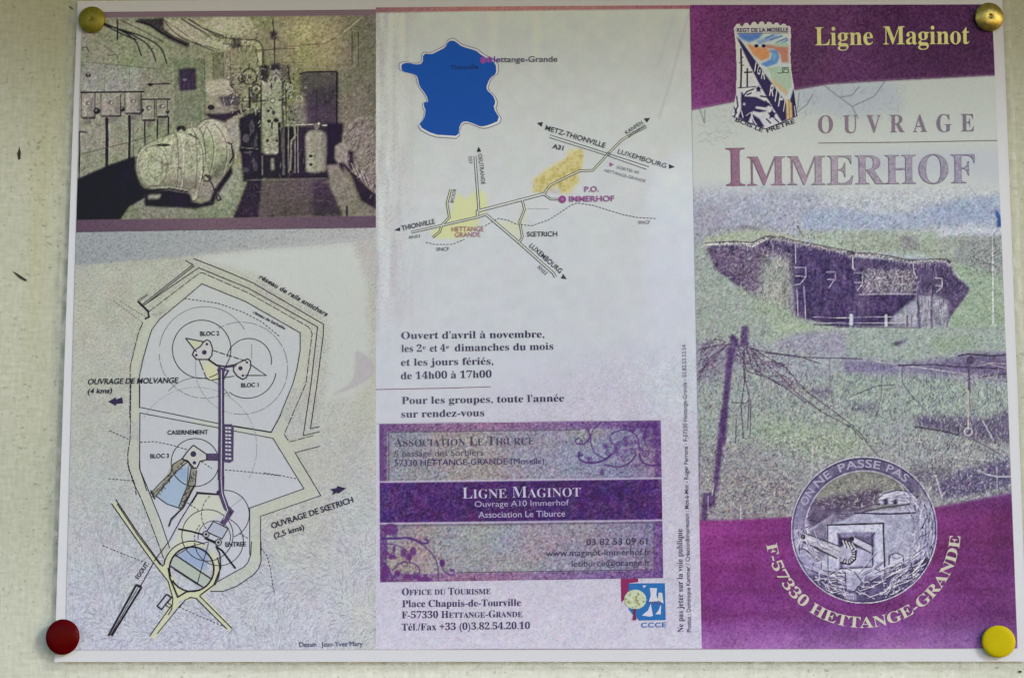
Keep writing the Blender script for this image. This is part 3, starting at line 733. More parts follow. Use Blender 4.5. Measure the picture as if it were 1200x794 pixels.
    p.line([(352, 88), (360, 85.5), (394, 85)], 1.8, (56, 46, 50), .9); p.line([(395.4, 86), (395, 148)], 2.2, (48, 36, 54), .9); p.line([(371.5, 108), (371.5, 140)], 1.4, (58, 44, 62), .7)
    p.poly([(384, 146), (403, 145), (402, 156), (397, 168), (392, 200), (384, 203)], (40, 26, 50), .95, .6)
    # tank
    p.poly([(358, 160), (361, 155), (368, 153), (376, 153.5), (382, 157), (383.5, 162), (382.5, 202), (371, 204), (359, 202)], (146, 145, 120), 1, .6)
    p.poly([(360, 160), (366, 156), (368, 203), (360, 202)], (166, 164, 138), .6, 1.5); p.poly([(378, 157), (383, 160), (382, 202), (378, 203)], (108, 104, 92), .6, 1.5)
    for cx, cy in ((364.8, 184), (365, 194)): p.ell(cx, cy, 2, 1.8, (52, 44, 54), .9, .7)
    p.ell(371.5, 149, 3.4, 3.6, (128, 126, 112), .9, .7); p.ell(374, 146, 1.6, 1.4, (200, 200, 178), .9); p.line([(362, 147), (367, 147)], 1.4, (190, 186, 160)); p.line([(379, 148), (383, 148)], 1.6, (190, 186, 166))
    # floor, right machine
    p.poly([(308, 212), (382, 211), (402, 254), (302, 256)], (98, 84, 84), .95, 1)
    p.poly([(291, 212), (308, 212), (303, 256), (274, 257), (284, 232)], (52, 36, 58), .95, .7)
    p.poly([(366, 214), (384, 210), (402, 254), (368, 254)], (66, 52, 70), .8, 3); p.line([(290, 212), (384, 210)], 1.2, (120, 112, 106), .6)
    p.poly([(383, 194), (396, 193), (404, 204), (421, 236), (442, 245), (442, 254), (404, 254), (388, 222)], (138, 132, 114), .95, .7)
    p.poly([(400, 192), (412, 206), (424, 236), (442, 246), (442, 230), (424, 214), (412, 196)], (50, 36, 56), .9, .8)
    p.ell(431, 173, 30, 37, (140, 132, 114), .97, .8)
    for k in range(5): p.ell(432, 174, 14 + k * 4, 18 + k * 4.6, (104, 96, 86) if k % 2 else (160, 152, 132), .4, .8, hollow=.9)
    for k in range(16):
        a = 1.7 + k * .14; p.line([(432 + 12 * math.cos(a), 174 - 14 * math.sin(a)), (432 + 28 * math.cos(a), 174 - 34 * math.sin(a))], .8, (98, 90, 84), .3)
    p.poly([(393, 172), (400, 168), (408, 172), (408, 190), (396, 193), (392, 186)], (150, 144, 126), .95, .7)
    p.poly([(409, 178), (414, 178), (415, 198), (410, 200)], (54, 38, 58), .9, .6); p.poly([(422, 176), (442, 175), (442, 230), (430, 220), (422, 206)], (146, 136, 120), .9, 1.2)
    for k in range(10): p.line([(412 + k * 3, 192 + k * 3 + rg.uniform(-3, 3)), (418 + k * 3, 204 + k * 3)], 1.2, (60, 46, 62) if k % 2 else (170, 160, 146), .8)
    p.line([(407, 243), (407, 254)], 2, (54, 40, 52), .9); p.line([(439, 80), (439, 250)], .6, (110, 102, 92), .4)
    # worn surfaces: streaks and scratches over everything
    p.scribble(260, sm(body, 0), [(196, 192, 160), (112, 106, 88), (130, 124, 100)], (3, 12), (0.9, 2.2), .7, .4)
    p.scribble(60, [(165, 180), (225, 165), (250, 205), (170, 210)], [(120, 116, 94), (188, 186, 156)], (5, 18), (-.3, .4), .7, .35)
    for pts in ([(240, 146), (250, 160), (252, 182), (246, 206)], [(226, 152), (238, 172), (240, 200), (234, 222)], [(252, 146), (264, 160), (268, 182), (262, 204)]): p.line(sm(pts), 1.0, (104, 98, 82), .7); p.line([(x + 1.5, y) for x, y in sm(pts)], .9, (192, 188, 158), .5)
    p.ell(196, 194, 3, 2, (110, 104, 90), .6, 1); p.ell(212, 198, 1.6, 1.2, (80, 74, 66), .7, .6); p.line([(164, 214), (172, 219), (200, 218), (224, 223)], .8, (100, 94, 80), .7)
    p.scribble(170, [(96, 24), (204, 24), (204, 108), (96, 108)], [(120, 120, 100), (168, 168, 136)], (2, 7), (0, 6.3), .6, .3)
    p.scribble(160, [(96, 112), (203, 112), (203, 160), (160, 184), (96, 205)], [(112, 110, 96), (172, 172, 140), (90, 86, 80)], (2, 7), (1.2, 1.9), .7, .4)
    p.scribble(200, [(205, 24), (440, 24), (440, 80), (300, 72), (205, 80)], [(110, 104, 78), (176, 172, 124), (126, 120, 90)], (3, 12), (-.6, .9), .7, .35)
    p.scribble(150, [(396, 82), (441, 80), (441, 150), (396, 150)], [(104, 98, 84), (150, 144, 122)], (2, 5), (0, 6.3), .7, .4)
    p.scribble(150, [(304, 214), (382, 212), (400, 254), (302, 256)], [(78, 66, 70), (124, 112, 108)], (2, 7), (-.3, .3), .8, .5)
    p.scribble(90, [(291, 213), (308, 213), (303, 256), (276, 256)], [(34, 22, 42), (88, 76, 90)], (2, 6), (0, 6.3), .8, .5)
    p.scribble(120, [(142, 257), (152, 246), (236, 246), (256, 226), (288, 198), (274, 257)], [(112, 116, 94), (158, 162, 134)], (2, 6), (0, 6.3), .7, .4)
    p.scribble(100, [(358, 104), (395, 98), (395, 148), (361, 148)], [(56, 44, 60), (108, 96, 96)], (2, 6), (0, 6.3), .7, .4)
    p.scribble(170, [(404, 150), (441, 140), (441, 245), (408, 205)], [(92, 84, 80), (178, 170, 148), (70, 60, 66)], (3, 9), (.3, 1.4), .8, .45)
    p.scribble(120, [(309, 98), (329, 98), (329, 145), (325, 180), (311, 180)], [(110, 104, 88), (182, 178, 150), (76, 68, 66)], (1, 5), (0, 6.3), .7, .5)
    p.scribble(200, [(266, 78), (306, 78), (306, 128), (270, 142)], [(70, 62, 64), (182, 178, 148), (50, 42, 52)], (1, 5), (0, 6.3), .9, .5)
    p.scribble(150, [(329, 76), (362, 84), (360, 148), (331, 150)], [(66, 58, 62), (180, 176, 148), (96, 90, 84)], (1, 5), (0, 6.3), .8, .5)
    p.scribble(120, [(266, 44), (300, 40), (305, 78), (240, 80)], [(96, 94, 74), (182, 178, 140)], (2, 8), (1.3, 1.8), .8, .5)
    for x0, x1, y0 in ((119, 142, 138), (147, 166, 135), (96, 112, 140)): p.poly([(x0 + 2, y0 - 26), (x0 + 6, y0 - 26), (x0 + 6, y0 - 2), (x0 + 2, y0 - 2)], (176, 174, 148), .6, .8); p.poly([(x1 - 6, y0 - 24), (x1 - 1, y0 - 24), (x1 - 1, y0 - 3), (x1 - 5, y0 - 3)], (108, 104, 98), .5, .8)
    # grain, then the two tinted strips that frame the picture
    vg = np.clip(np.hypot((X - 265) / 190, (Y - 130) / 150) - .75, 0, .7)[..., None]; ph_ = p.mask([(90, 22), (441, 20), (441, 252), (90, 258)], 1)[..., None]
    p.C -= vg * ph_ * np.array((26, 30, 22)); p.C += (np.exp(-((X - 352) / 42) ** 2 - ((Y - 38) / 20) ** 2) * 16)[..., None] * np.array((1, 1, .6))
    bright = np.clip(p.C.mean(-1) / 150, .25, 1)
    p.speckle(7, bright, 5, .5); L_ = p.C.mean(-1, keepdims=True); p.C = p.C * .68 + L_ * np.array((1.02, .995, .975)) * .32; p.C += np.clip((95 - L_) / 95, 0, 1) * np.array((6, 0, 9)); p.C += (np.clip(p.field(30, 2), -1, 1))[..., None] * np.array((5, 0, 6)); p.crispen(.7, .18, .3, 1.12); p.grit(15, bright, 1.3, .3)
    top = (15 + (X - 97) * (-2.5 / 344)) + 7.0
    m = np.clip(top - Y + .5, 0, 1)[..., None]; p.C = p.C * (1 - m) + np.array((112, 92, 96)) * m
    yb = 258.5 - (X - 90) * 4.6 / 351
    m = np.clip(Y - yb + .5, 0, 1)[..., None]; st = lerp_col(X, Y, [(90, (92, 70, 88)), (250, (110, 88, 98)), (441, (96, 74, 92))], 'x'); p.C = p.C * (1 - m) + st * m
    p.grit(10, m[..., 0] * .8, 1)
    o = p.build('engine_room_photograph', 1, leaflet, 0.03)
    return o
engine_room()

# ---- left column, printed ground of the site plan ----------------------------
def plan_ground():
    p = Print(0, 0, 360, 490, 1.0, corners=[(90, 272), (441, 267), (441, 760.5), (77, 761)], seed=21)
    X, Y = p.X, p.Y
    Z = {k: (lambda q, v=v: zz(*v, q)) for k, v in dict(A=(80, 290, 3.97), B=(200, 290, 4.963), C=(90, 420, 4.963), D=(100, 520, 4.963), E=(50, 560, 4.963), F=(230, 490, 4.963), G=(40, 634, 4.963), H=(220, 634, 4.963)).items()}
    g = lerp_col(X, Y, [(272, (172, 174, 164)), (340, (178, 180, 164)), (430, (182, 184, 173)), (560, (182, 185, 183)), (640, (184, 187, 194)), (761, (186, 189, 206))])
    f = np.clip((X - 150) / 290, 0, 1)[..., None]
    p.C[:] = g * (1 - .3 * f) + np.array((196, 194, 196)) * .3 * f
    worm = np.abs(p.field((3.4, 3.0), 1)); worm = np.clip(worm, 0, .5) - .28
    amt = np.interp(Y, [272, 480, 600, 761], [10, 12, 22, 26]) * np.clip(1.15 - .2 * f[..., 0], .5, 1.2)
    p.C += (worm * amt)[..., None] * np.array((1, 1, .8)); p.C += (np.abs(p.field((9, 9), 2)) * .4 * amt)[..., None] * .35
    p.grit(11, np.interp(Y, [272, 500, 761], [1.2, .9, 1.1]), 1.2, .7); p.speckle(4, 1.0, 14, .8)
    patch = np.clip(p.field(90, 1), 0, 1)[..., None]; p.C = p.C * (1 - .25 * patch) + np.array((190, 190, 160)) * .25 * patch
    # blue-grey band under the photograph
    band = [(88, 270), (442, 265), (442, 280), (417, 284), (330, 291), (200, 303), (88, 312)]
    m = p.mask(band, .8)[..., None]; c = lerp_col(X, Y, [(88, (148, 153, 156)), (220, (156, 160, 160)), (442, (176, 174, 174))], 'x'); p.C = p.C * (1 - m * .93) + c * m * .93
    p.grit(8, m[..., 0], 1.3, .6); p.line([(330, 291), (385, 286), (417, 283)], 1, (150, 152, 170), .6)
    # clear white area to the right of the ramparts
    clear = [(205, 304), (330, 292), (417, 285), (418, 300), (430, 330), (436, 440), (415, 468), (378, 472), (384, 440), (388, 380), (370, 360), (300, 322), (225, 303)]
    p.poly(clear, (196, 200, 194), .9, 4)
    p.poly(sm([(416, 410), (428, 415), (438, 425), (441, 434), (436, 442), (425, 450), (405, 459), (385, 465), (404, 455), (414, 446), (417, 430)], 1, True), (176, 168, 176), .65, .8); p.poly([(421, 284), (441, 280), (441, 320), (426, 318)], (186, 178, 178), .4, 3)
    rg = np.random.default_rng(14)
    for _ in range(9000):                       # the dry-brush strokes of the drawn ground, following a swirling direction
        x = rg.uniform(78, 441); y = 272 + 489 * rg.uniform(0, 1) ** .62
        den = np.interp(y, [272, 420, 560, 660, 761], [.25, .35, .6, 1, 1]) * (1 if x > 250 or y > 600 else .8)
        if rg.random() > den: continue
        t = 1.2 * math.sin(x * .021 + 1) + 1.4 * math.cos(y * .024) + math.sin((x + y) * .05) * .5 + rg.normal(0, .35); l = rg.uniform(2.5, 8)
        up_ = rg.random() < .5
        p.line([(x, y), (x + l * math.cos(t), y - l * math.sin(t))], rg.uniform(.6, 1.1), (208, 209, 220) if up_ else [(138, 142, 160), (146, 150, 150), (128, 128, 156)][rg.integers(3)], .5 * den if up_ else .42 * den)
    p.crispen(.5, .1, 0)
    enc = Z['B']([(187, 213), (440, 318), (757, 500), (757, 600), (715, 794)]) + Z['F']([(485, 0), (440, 82), (450, 118), (630, 410), (315, 522)]) + Z['D']([(960, 375), (965, 650), (950, 700), (785, 790)]) + [(258, 682), (262, 650), (225, 632), (205, 640)] + Z['D']([(455, 600), (395, 330), (360, 240), (322, 150), (320, 0)]) + Z['C']([(370, 285), (372, 100)]) + Z['A']([(375, 440), (410, 355), (545, 240)])
    p.poly(enc, lambda x, y: lerp_col(x, y, [(330, (192, 196, 194)), (450, (195, 199, 204)), (600, (197, 200, 210)), (700, (198, 200, 213))]), .86, .8)
    road = (193, 197, 180)
    for k, pts, wd in (('B', [(0, 330), (185, 178), (460, 290), (790, 480), (790, 560), (745, 794)], 9), ('A', [(345, 345), (395, 340), (345, 440), (312, 560), (312, 794)], 9.5),
                       ('D', [(285, 0), (285, 130), (325, 230), (420, 470), (470, 630)], 11), ('F', [(0, 25), (225, 60), (445, 100), (520, 130)], 7.5), ('F', [(500, 20), (490, 110), (560, 170), (700, 110)], 9.5),
                       ('F', [(480, 110), (680, 430), (347, 545), (347, 794)], 12), ('H', [(402, 0), (400, 110), (360, 170), (200, 262), (160, 268)], 12), ('A', [(570, 90), (365, 270)], 3)):
        p.line(Z[k](pts), wd, road, .62, 2)
    for k, pts, wd in (('E', [(425, 150), (700, 540)], 6), ('E', [(705, 520), (760, 600), (775, 690), (775, 740)], 8), ('G', [(795, 250), (830, 330), (760, 460), (700, 545)], 8), ('G', [(830, 335), (900, 310), (970, 320), (1135, 500)], 7)):
        p.line(Z[k](pts), wd, (204, 206, 172), .85, 1.2)
    a = np.linspace(0, 2 * np.pi, 40); p.line([(225.5 + 29.5 * math.cos(t), 666.5 + 29.5 * math.sin(t)) for t in a], 6.5, (204, 206, 174), .85, 1)
    p.line([(201, 680), (209, 697), (222, 700), (240, 693), (252, 680)], 6, (204, 206, 174), .85, 1)
    # water in the moats and the shaded fields of fire
    p.poly(Z['D']([(605, 125), (600, 230), (545, 372), (480, 350), (415, 305), (530, 170)]), (158, 180, 204), .9, .8)
    p.poly(Z['D']([(605, 125), (604, 200), (560, 210), (535, 165)]), (140, 164, 196), .7, 3)
    p.poly(Z['D']([(510, 665), (600, 605), (640, 595), (712, 605), (728, 620), (700, 740)]), (150, 170, 204), .88, .7)
    p.poly(Z['D']([(530, 650), (745, 775), (725, 792), (600, 790), (497, 700)]), (176, 186, 176), .9, .7)
    p.poly(Z['G']([(795, 130), (965, 250), (950, 268), (1000, 260), (1040, 215), (820, 80)]), (176, 186, 176), .8, .7)
    olive = (138, 136, 118)
    p.poly(Z['D']([(570, 88), (600, 100), (530, 160), (405, 318), (385, 290), (440, 240), (490, 170), (510, 120)]), olive, .9, .6)
    p.poly(Z['D']([(622, 140), (652, 155), (642, 240), (565, 378), (552, 370), (595, 240)]), olive, .9, .6)
    for q in ([(640, 240), (560, 380), (500, 450), (490, 480)],): p.line(Z['D'](q), 2, (110, 104, 112), .8)
    for pts, c in ((Z['A']([(560, 430), (640, 440), (590, 480)]), (200, 200, 160)), (Z['A']([(615, 530), (700, 575), (700, 615), (655, 620)]), (206, 206, 164)), (Z['D']([(655, 290), (790, 295), (830, 400), (720, 450), (560, 620), (480, 640)]), (204, 208, 186)), (Z['B']([(215, 640), (290, 700), (290, 765), (225, 770)]), (206, 206, 164))):
        p.poly(pts, c, .7, .8)
    o = p.build('site_plan', 1, leaflet, 0.05)
    # ---- line drawing on it
    k = Ink(); S = lambda z_, pts, wd=1.0, **kw: k.stroke(Z[z_](pts), wd, kw.pop('col', DARK), 2, **kw)
    # ramparts
    outer = Z['B']([(137, 68), (300, 132), (480, 208), (893, 450), (890, 520), (855, 794)]) + Z['F']([(668, 62), (720, 50)])
    k.stroke(outer, 1.05, DARK)
    k.stroke(Z['A']([(355, 272)]) + Z['B']([(168, 122), (455, 240), (858, 465), (820, 794)]) + Z['F']([(626, 102), (720, 80)]), 1.05, DARK)
    k.stroke(Z['A']([(380, 300)]) + Z['B']([(180, 147), (455, 268), (810, 468), (827, 500), (790, 794)]) + Z['F']([(515, 95), (545, 140), (690, 100)]), .9, DARK, dash=(9, 1.6))
    k.stroke(Z['A']([(335, 745), (335, 600), (352, 520), (375, 440), (392, 385), (430, 335), (545, 240), (625, 172)]) + Z['B']([(440, 318), (757, 500), (757, 600), (740, 700), (715, 794)]) + Z['F']([(485, 0), (440, 82), (220, 45)]), 1.0, DARK)
    S('A', [(548, 63), (583, 83), (340, 275)], 1.1); S('A', [(327, 252), (380, 304)], 2.6, grain=.3); S('A', [(330, 252), (372, 222)], 3.0, col=(90, 84, 92), dash=(1.2, .8)); S('A', [(348, 278), (590, 88)], 1.1)
    S('A', [(352, 350), (330, 400), (292, 555), (292, 640), (290, 794)], 1.0, dash=(11, 1.4)); S('A', [(375, 305), (380, 325), (360, 335)], 2.2)
    S('A', [(215, 250), (350, 352)], .8, dash=(2.2, 1.4), col=(90, 90, 92)); S('A', [(245, 252), (372, 330)], .8, dash=(2.2, 1.4), col=(90, 90, 92))
    S('C', [(320, 120), (315, 470), (300, 560), (305, 640), (340, 720), (350, 794)], 1.0, dash=(12, 1.2)); S('C', [(372, 160), (370, 285), (600, 332), (830, 380)], 1.0)
    S('C', [(860, 388), (1135, 432), (1191, 330)], .9); S('C', [(860, 412), (1145, 465), (1191, 540)], .9)
    S('C', [(830, 405), (372, 318), (370, 640), (400, 730), (412, 770)], 1.0)
    S('D', [(320, 0), (322, 150), (360, 240), (395, 330), (440, 440), (495, 605)], 1.0); S('D', [(250, 110), (280, 215), (330, 320), (400, 500), (460, 665)], 1.0, dash=(14, 1.2))
    S('F', [(450, 118), (630, 410), (315, 522), (315, 794)], .95); S('F', [(725, 163), (578, 202), (650, 320), (728, 450), (378, 570), (378, 794)], .95)
    S('H', [(375, 0), (370, 80), (352, 125), (330, 150), (180, 232)], 1.0); S('H', [(430, 0), (430, 120), (415, 160), (385, 195), (290, 260), (210, 290), (135, 290)], 1.1)
    # dashed paths
    for z_, pts in (('A', [(545, 240), (700, 262), (820, 305), (905, 350), (985, 415)]), ('C', [(195, 420), (305, 470)]), ('C', [(375, 488), (460, 484), (560, 505), (650, 532)]), ('C', [(730, 600), (790, 640)]), ('C', [(868, 648), (1000, 660), (1191, 683)]),
                    ('F', [(400, 318), (500, 335), (598, 355)]), ('D', [(140, 203), (285, 215)]), ('D', [(105, 590), (240, 645), (375, 697)]), ('G', [(845, 380), (980, 440), (1110, 495)]), ('H', [(430, 40), (465, 85), (485, 160), (500, 270), (512, 312)]),
                    ('D', [(580, 330), (670, 390)]), ('D', [(900, 520), (950, 548)])):
        k.stroke(Z[z_](pts), 1.0, DARK, dash=(2.6, 1.8))
    # ranges of fire
    thin = (120, 122, 134); lw = .75
    k.arc(237.3, 409.8, 34.2, 1.0, DARK, a0=-75, a1=340 - 62, ry=34); k.arc(292.7, 423.5, 26.3, .95, DARK, a0=-10, a1=170); k.arc(290.5, 433, 34, .95, DARK, a0=-128, a1=-8)
    k.arc(241, 413.5, 53.5, lw, thin, a0=30, a1=172); k.arc(241, 413.5, 53.5, lw, thin, a0=182, a1=300, dash=(8, 1.5)); k.arc(284, 432, 54, lw, thin, a0=-100, a1=120, dash=(18, 2)); k.arc(284, 432, 54, .6, (150, 150, 160), a0=150, a1=258)
    k.arc(231, 525, 71, .6, (152, 152, 160), a0=-30, a1=150, dash=(20, 2)); k.arc(232, 487, 44, lw, (100, 102, 110), a0=30, a1=140)
    k.arc(229.6, 542, 28, 1.0, DARK); k.arc(244, 627, 30, .95, DARK); k.arc(257.5, 634, 28.5, .9, DARK, a0=-175, a1=75); k.arc(265, 602.5, 28, .9, DARK, a0=-70, a1=95); k.arc(265, 602.5, 28, .8, DARK, a0=130, a1=232, dash=(4, 1.5)); k.arc(252, 629, 19, .8, DARK, a0=-40, a1=190)
    k.stroke(Z['D']([(850, 370), (925, 310)]), .5, thin); k.stroke(Z['D']([(670, 470), (640, 520), (640, 600)]), .9, DARK, dash=(3, 1.5)); k.stroke(Z['A']([(857, 450), (857, 520)]), .6, thin)
    # block outlines
    line = lambda z_, pts, wd=1.2, closed=False, **kw: k.stroke(Z[z_](pts), wd, (38, 34, 44), 3, closed=closed, **kw)
    line('A', [(550, 424), (640, 442)]); line('A', [(550, 424), (600, 488)]); line('A', [(612, 522), (652, 622), (775, 600)], 1.0, dash=(14, 2)); line('A', [(675, 480), (835, 532)], 1.0, dash=(7, 1.6)); line('A', [(655, 520), (690, 548), (735, 556), (790, 545)], 1.7)
    line('A', [(850, 545), (925, 597), (825, 597)], 1.1)
    for z_, pts, dots in (('A', [(650, 432), (664, 440), (675, 470), (672, 505), (655, 523), (600, 522), (582, 500), (590, 482), (620, 462), (635, 440)], ((637, 490, 11), (649, 452, 6), (600, 503, 6))),
                          ('A', [(775, 548), (838, 520), (852, 530), (852, 560), (832, 608), (815, 615), (790, 600), (773, 575)], ((805, 564, 10), (835, 537, 5.5), (816, 598, 6))),
                          ('C', [(683, 505), (760, 558), (760, 590), (722, 598), (705, 635), (688, 640), (650, 595), (618, 585), (650, 540)], ((683, 556, 17), (689, 607, 10)))):
        q = Z[z_](pts); k.fill(q, (196, 196, 194), 3); k.stroke(q, 1.3, (38, 34, 44), 4, closed=True)
        for x, y, r in dots:
            (cx, cy), = Z[z_]([(x, y)]); k.dot(cx, cy, r / (3.97 if z_ == 'A' else 4.963), (58, 52, 82), 4)
    # galleries (purple) and barracks
    PUR = (84, 70, 104)
    k.stroke([(260.3, 434), (260.4, 500), (259.5, 560)] + Z['D']([(797, 200), (795, 290), (825, 370), (850, 395), (800, 468)]), 6.6, PUR, 3, grain=.5)
    k.stroke([(260.3, 434), (260.6, 500), (260, 560)] + Z['D']([(800, 290), (832, 385), (808, 440)]), .8, (206, 206, 216), 4); k.stroke([(263.2, 436), (263.2, 570)], .6, (40, 32, 56), 4); k.stroke([(257.4, 436), (257.6, 570)], .7, (44, 34, 60), 4)
    k.stroke(Z['B']([(225, 655), (300, 705), (340, 720), (300, 790)]), 2.0, PUR, 3, grain=.4); k.stroke(Z['B']([(385, 690), (320, 700), (305, 760)]), 2.2, PUR, 3, grain=.4); k.dot(259, 434, 3.5, PUR, 3)
    k.fill(Z['C']([(858, 383), (905, 383), (918, 400), (915, 595), (895, 608), (858, 603)]), PUR, 3, grain=.5)
    for i, y in enumerate((400, 420, 442, 462, 484, 506, 528, 552, 576)): k.fill(Z['C']([(868, y), (903 - (i % 2) * 6, y + 2), (902, y + 12), (870, y + 11)]), (204, 204, 212), 4); k.stroke(Z['C']([(884, y), (884, y + 12)]), .8, PUR, 5)
    k.fill(Z['C']([(758, 553), (828, 553), (828, 596), (758, 594)]), PUR, 3, grain=.5)
    k.fill(Z['D']([(648, 278), (790, 290), (790, 300), (655, 292)]), (48, 42, 58), 3); k.dot(*Z['D']([(778, 282)])[0], 2.2, (60, 52, 76), 3); k.dot(*Z['D']([(848, 400)])[0], 2.0, (60, 52, 76), 3)
    line('D', [(655, 285), (560, 440), (495, 560), (405, 680)], 1.1); line('E', [(650, 490), (572, 630)], 1.1, grain=.4); line('D', [(655, 290), (622, 345)], 1.8)
    # moat edges
    for pts in ([(570, 88), (515, 120), (500, 170), (380, 290)], [(600, 108), (530, 165), (412, 305)], [(622, 140), (600, 240), (548, 372)], [(652, 155), (642, 240), (566, 380)], [(412, 305), (480, 350), (560, 376)], [(575, 95), (600, 105), (625, 140), (640, 145)]): line('D', pts, 1.0, wob=.25)
    line('D', [(385, 270), (410, 322)], 1.6); line('D', [(605, 125), (598, 235)], .6); line('D', [(640, 240), (575, 370), (505, 435), (490, 478)], 1.7, grain=.5)
    rg = np.random.default_rng(4)
    for _ in range(46):
        t = rg.uniform(0, 1)
        for a_, b_ in (((585, 95), (400, 300)), ((637, 150), (560, 370))):
            x = a_[0] + (b_[0] - a_[0]) * t + rg.uniform(-14, 14); y = a_[1] + (b_[1] - a_[1]) * t + rg.uniform(-14, 14)
            k.stroke(Z['D']([(x, y), (x + rg.uniform(-16, 16), y + rg.uniform(4, 16))]), .6, (70, 66, 64), 3)
    # entrance block
    q = Z['D']([(750, 450), (835, 492), (800, 552), (775, 540), (710, 510)]); k.fill(q, (178, 184, 200), 3); k.stroke(q, 1.1, DARK, 4, closed=True)
    line('D', [(545, 494), (620, 508), (700, 530)], 2.0); line('D', [(765, 595), (800, 620), (878, 724)], 2.2, grain=.4); line('D', [(700, 545), (730, 560), (790, 585)], 3.0)
    for x, y in ((707, 525), (779, 572)): k.dot(*Z['D']([(x, y)])[0], 3.6, (176, 178, 186), 4); k.arc(*Z['D']([(x, y)])[0], 3.6, 1, DARK, 5); k.dot(*Z['D']([(x, y)])[0], 1.5, (40, 34, 46), 5)
    line('E', [(970, 375), (905, 610)], .8); line('E', [(770, 455), (870, 395), (970, 370)], .9)
    line('E', [(775, 445), (985, 585)], 1.5); line('E', [(750, 512), (935, 632)], 1.6); line('E', [(770, 530), (905, 618)], .9)
    # roundabout and roads
    k.arc(225.5, 666.5, 26, 1.9, DARK, 3, a0=-150, a1=200); k.arc(225.5, 666.5, 32.8, 1.2, DARK, 3, a0=-35, a1=25); k.arc(225.5, 666.5, 32.8, 1.2, DARK, 3, a0=62, a1=165)
    line('E', [(735, 520), (745, 580), (790, 690), (840, 660), (920, 650)], 1.9); line('E', [(1010, 395), (1035, 440), (1040, 520), (1000, 620), (920, 680)], 1.5); line('E', [(800, 750), (835, 705), (870, 692), (905, 700)], 1.0)
    line('E', [(430, 125), (560, 320), (700, 510), (712, 500), (715, 470)], 1.2); line('E', [(438, 150), (560, 335), (690, 505)], .9); line('E', [(405, 148), (540, 340), (640, 480), (735, 600), (762, 700), (755, 760), (735, 794)], 1.1)
    line('G', [(803, 372), (675, 550)], 1.1); line('G', [(860, 365), (720, 535)], 1.0); line('G', [(905, 325), (945, 330), (1125, 508)], 1.1); line('G', [(965, 315), (1060, 410), (1155, 505)], 1.1)
    line('G', [(775, 307), (803, 325), (745, 395), (720, 375)], 1.7, closed=True); line('G', [(780, 355), (805, 372)], .9); line('G', [(770, 370), (798, 388)], .9)
    for q in ([(600, 250), (435, 548)], [(630, 264), (455, 548)]): line('G', q, 2.4, grain=.6)
    line('G', [(598, 252), (628, 266)], 3.0); line('G', [(612, 262), (448, 545)], .7)
    k.fill(Z['A']([(190, 718), (225, 698), (227, 708), (255, 697), (259, 726), (228, 728), (226, 737)]), (52, 40, 76), 3, .3)
    k.fill(Z['F']([(783, 412), (820, 406), (823, 394), (876, 408), (826, 441), (823, 432), (792, 448), (800, 430)]), (52, 40, 76), 3, .3)
    k.build('line_drawing', o)
    T = Ink(True); tx = lambda s, a, b_, cap, st='bold', **kw: text(T, s, a, b_, cap, kw.pop('col', (42, 38, 52)), st, 4, **kw)
    tx('OUVRAGE DE MOLVANGE', (103.4, 450.6), (209.4, 449), 6.4, 'bolditalic'); tx('(4 kms)', (103.2, 461.4), (132.6, 460.6), 5.8, 'bolditalic')
    tx('BLOC 2', (235.4, 394.2), (258.2, 393.4), 5); tx('BLOC 1', (283.3, 454.3), (305.2, 453.6), 5); tx('BLOC 3', (176.9, 537), (199.5, 536.4), 5); tx('CASERNEMENT', (197.2, 509.4), (245, 508.8), 5)
    tx('réseau de rails antichars', (303.6, 326.4), (383.2, 371.6), 5.4, 'bolditalic'); tx('réseau de barbelés', (297.4, 367.5), (334.6, 387), 3.4, 'bold')
    tx('ENTREE', (264.8, 640.2), (289.2, 639.6), 5.2); tx('EGOUT', (162.8, 678.8), (174.8, 661.4), 4.9)
    tx('OUVRAGE DE SŒTRICH'.replace('Œ', 'Œ'), (319.6, 619.4), (415.8, 588.2), 6.6, 'sans', off=0.02, col=(46, 42, 66)); tx('(2,5 kms)', (322.4, 630.8), (358.2, 619.6), 6, 'sans', off=0.02, col=(46, 42, 66))
    tx('Dessin : Jean-Yves Mary', (351, 757.4), (425.6, 756.2), 5.6, 'sans', col=(56, 46, 96))
    T.build('place_name', o)
plan_ground()

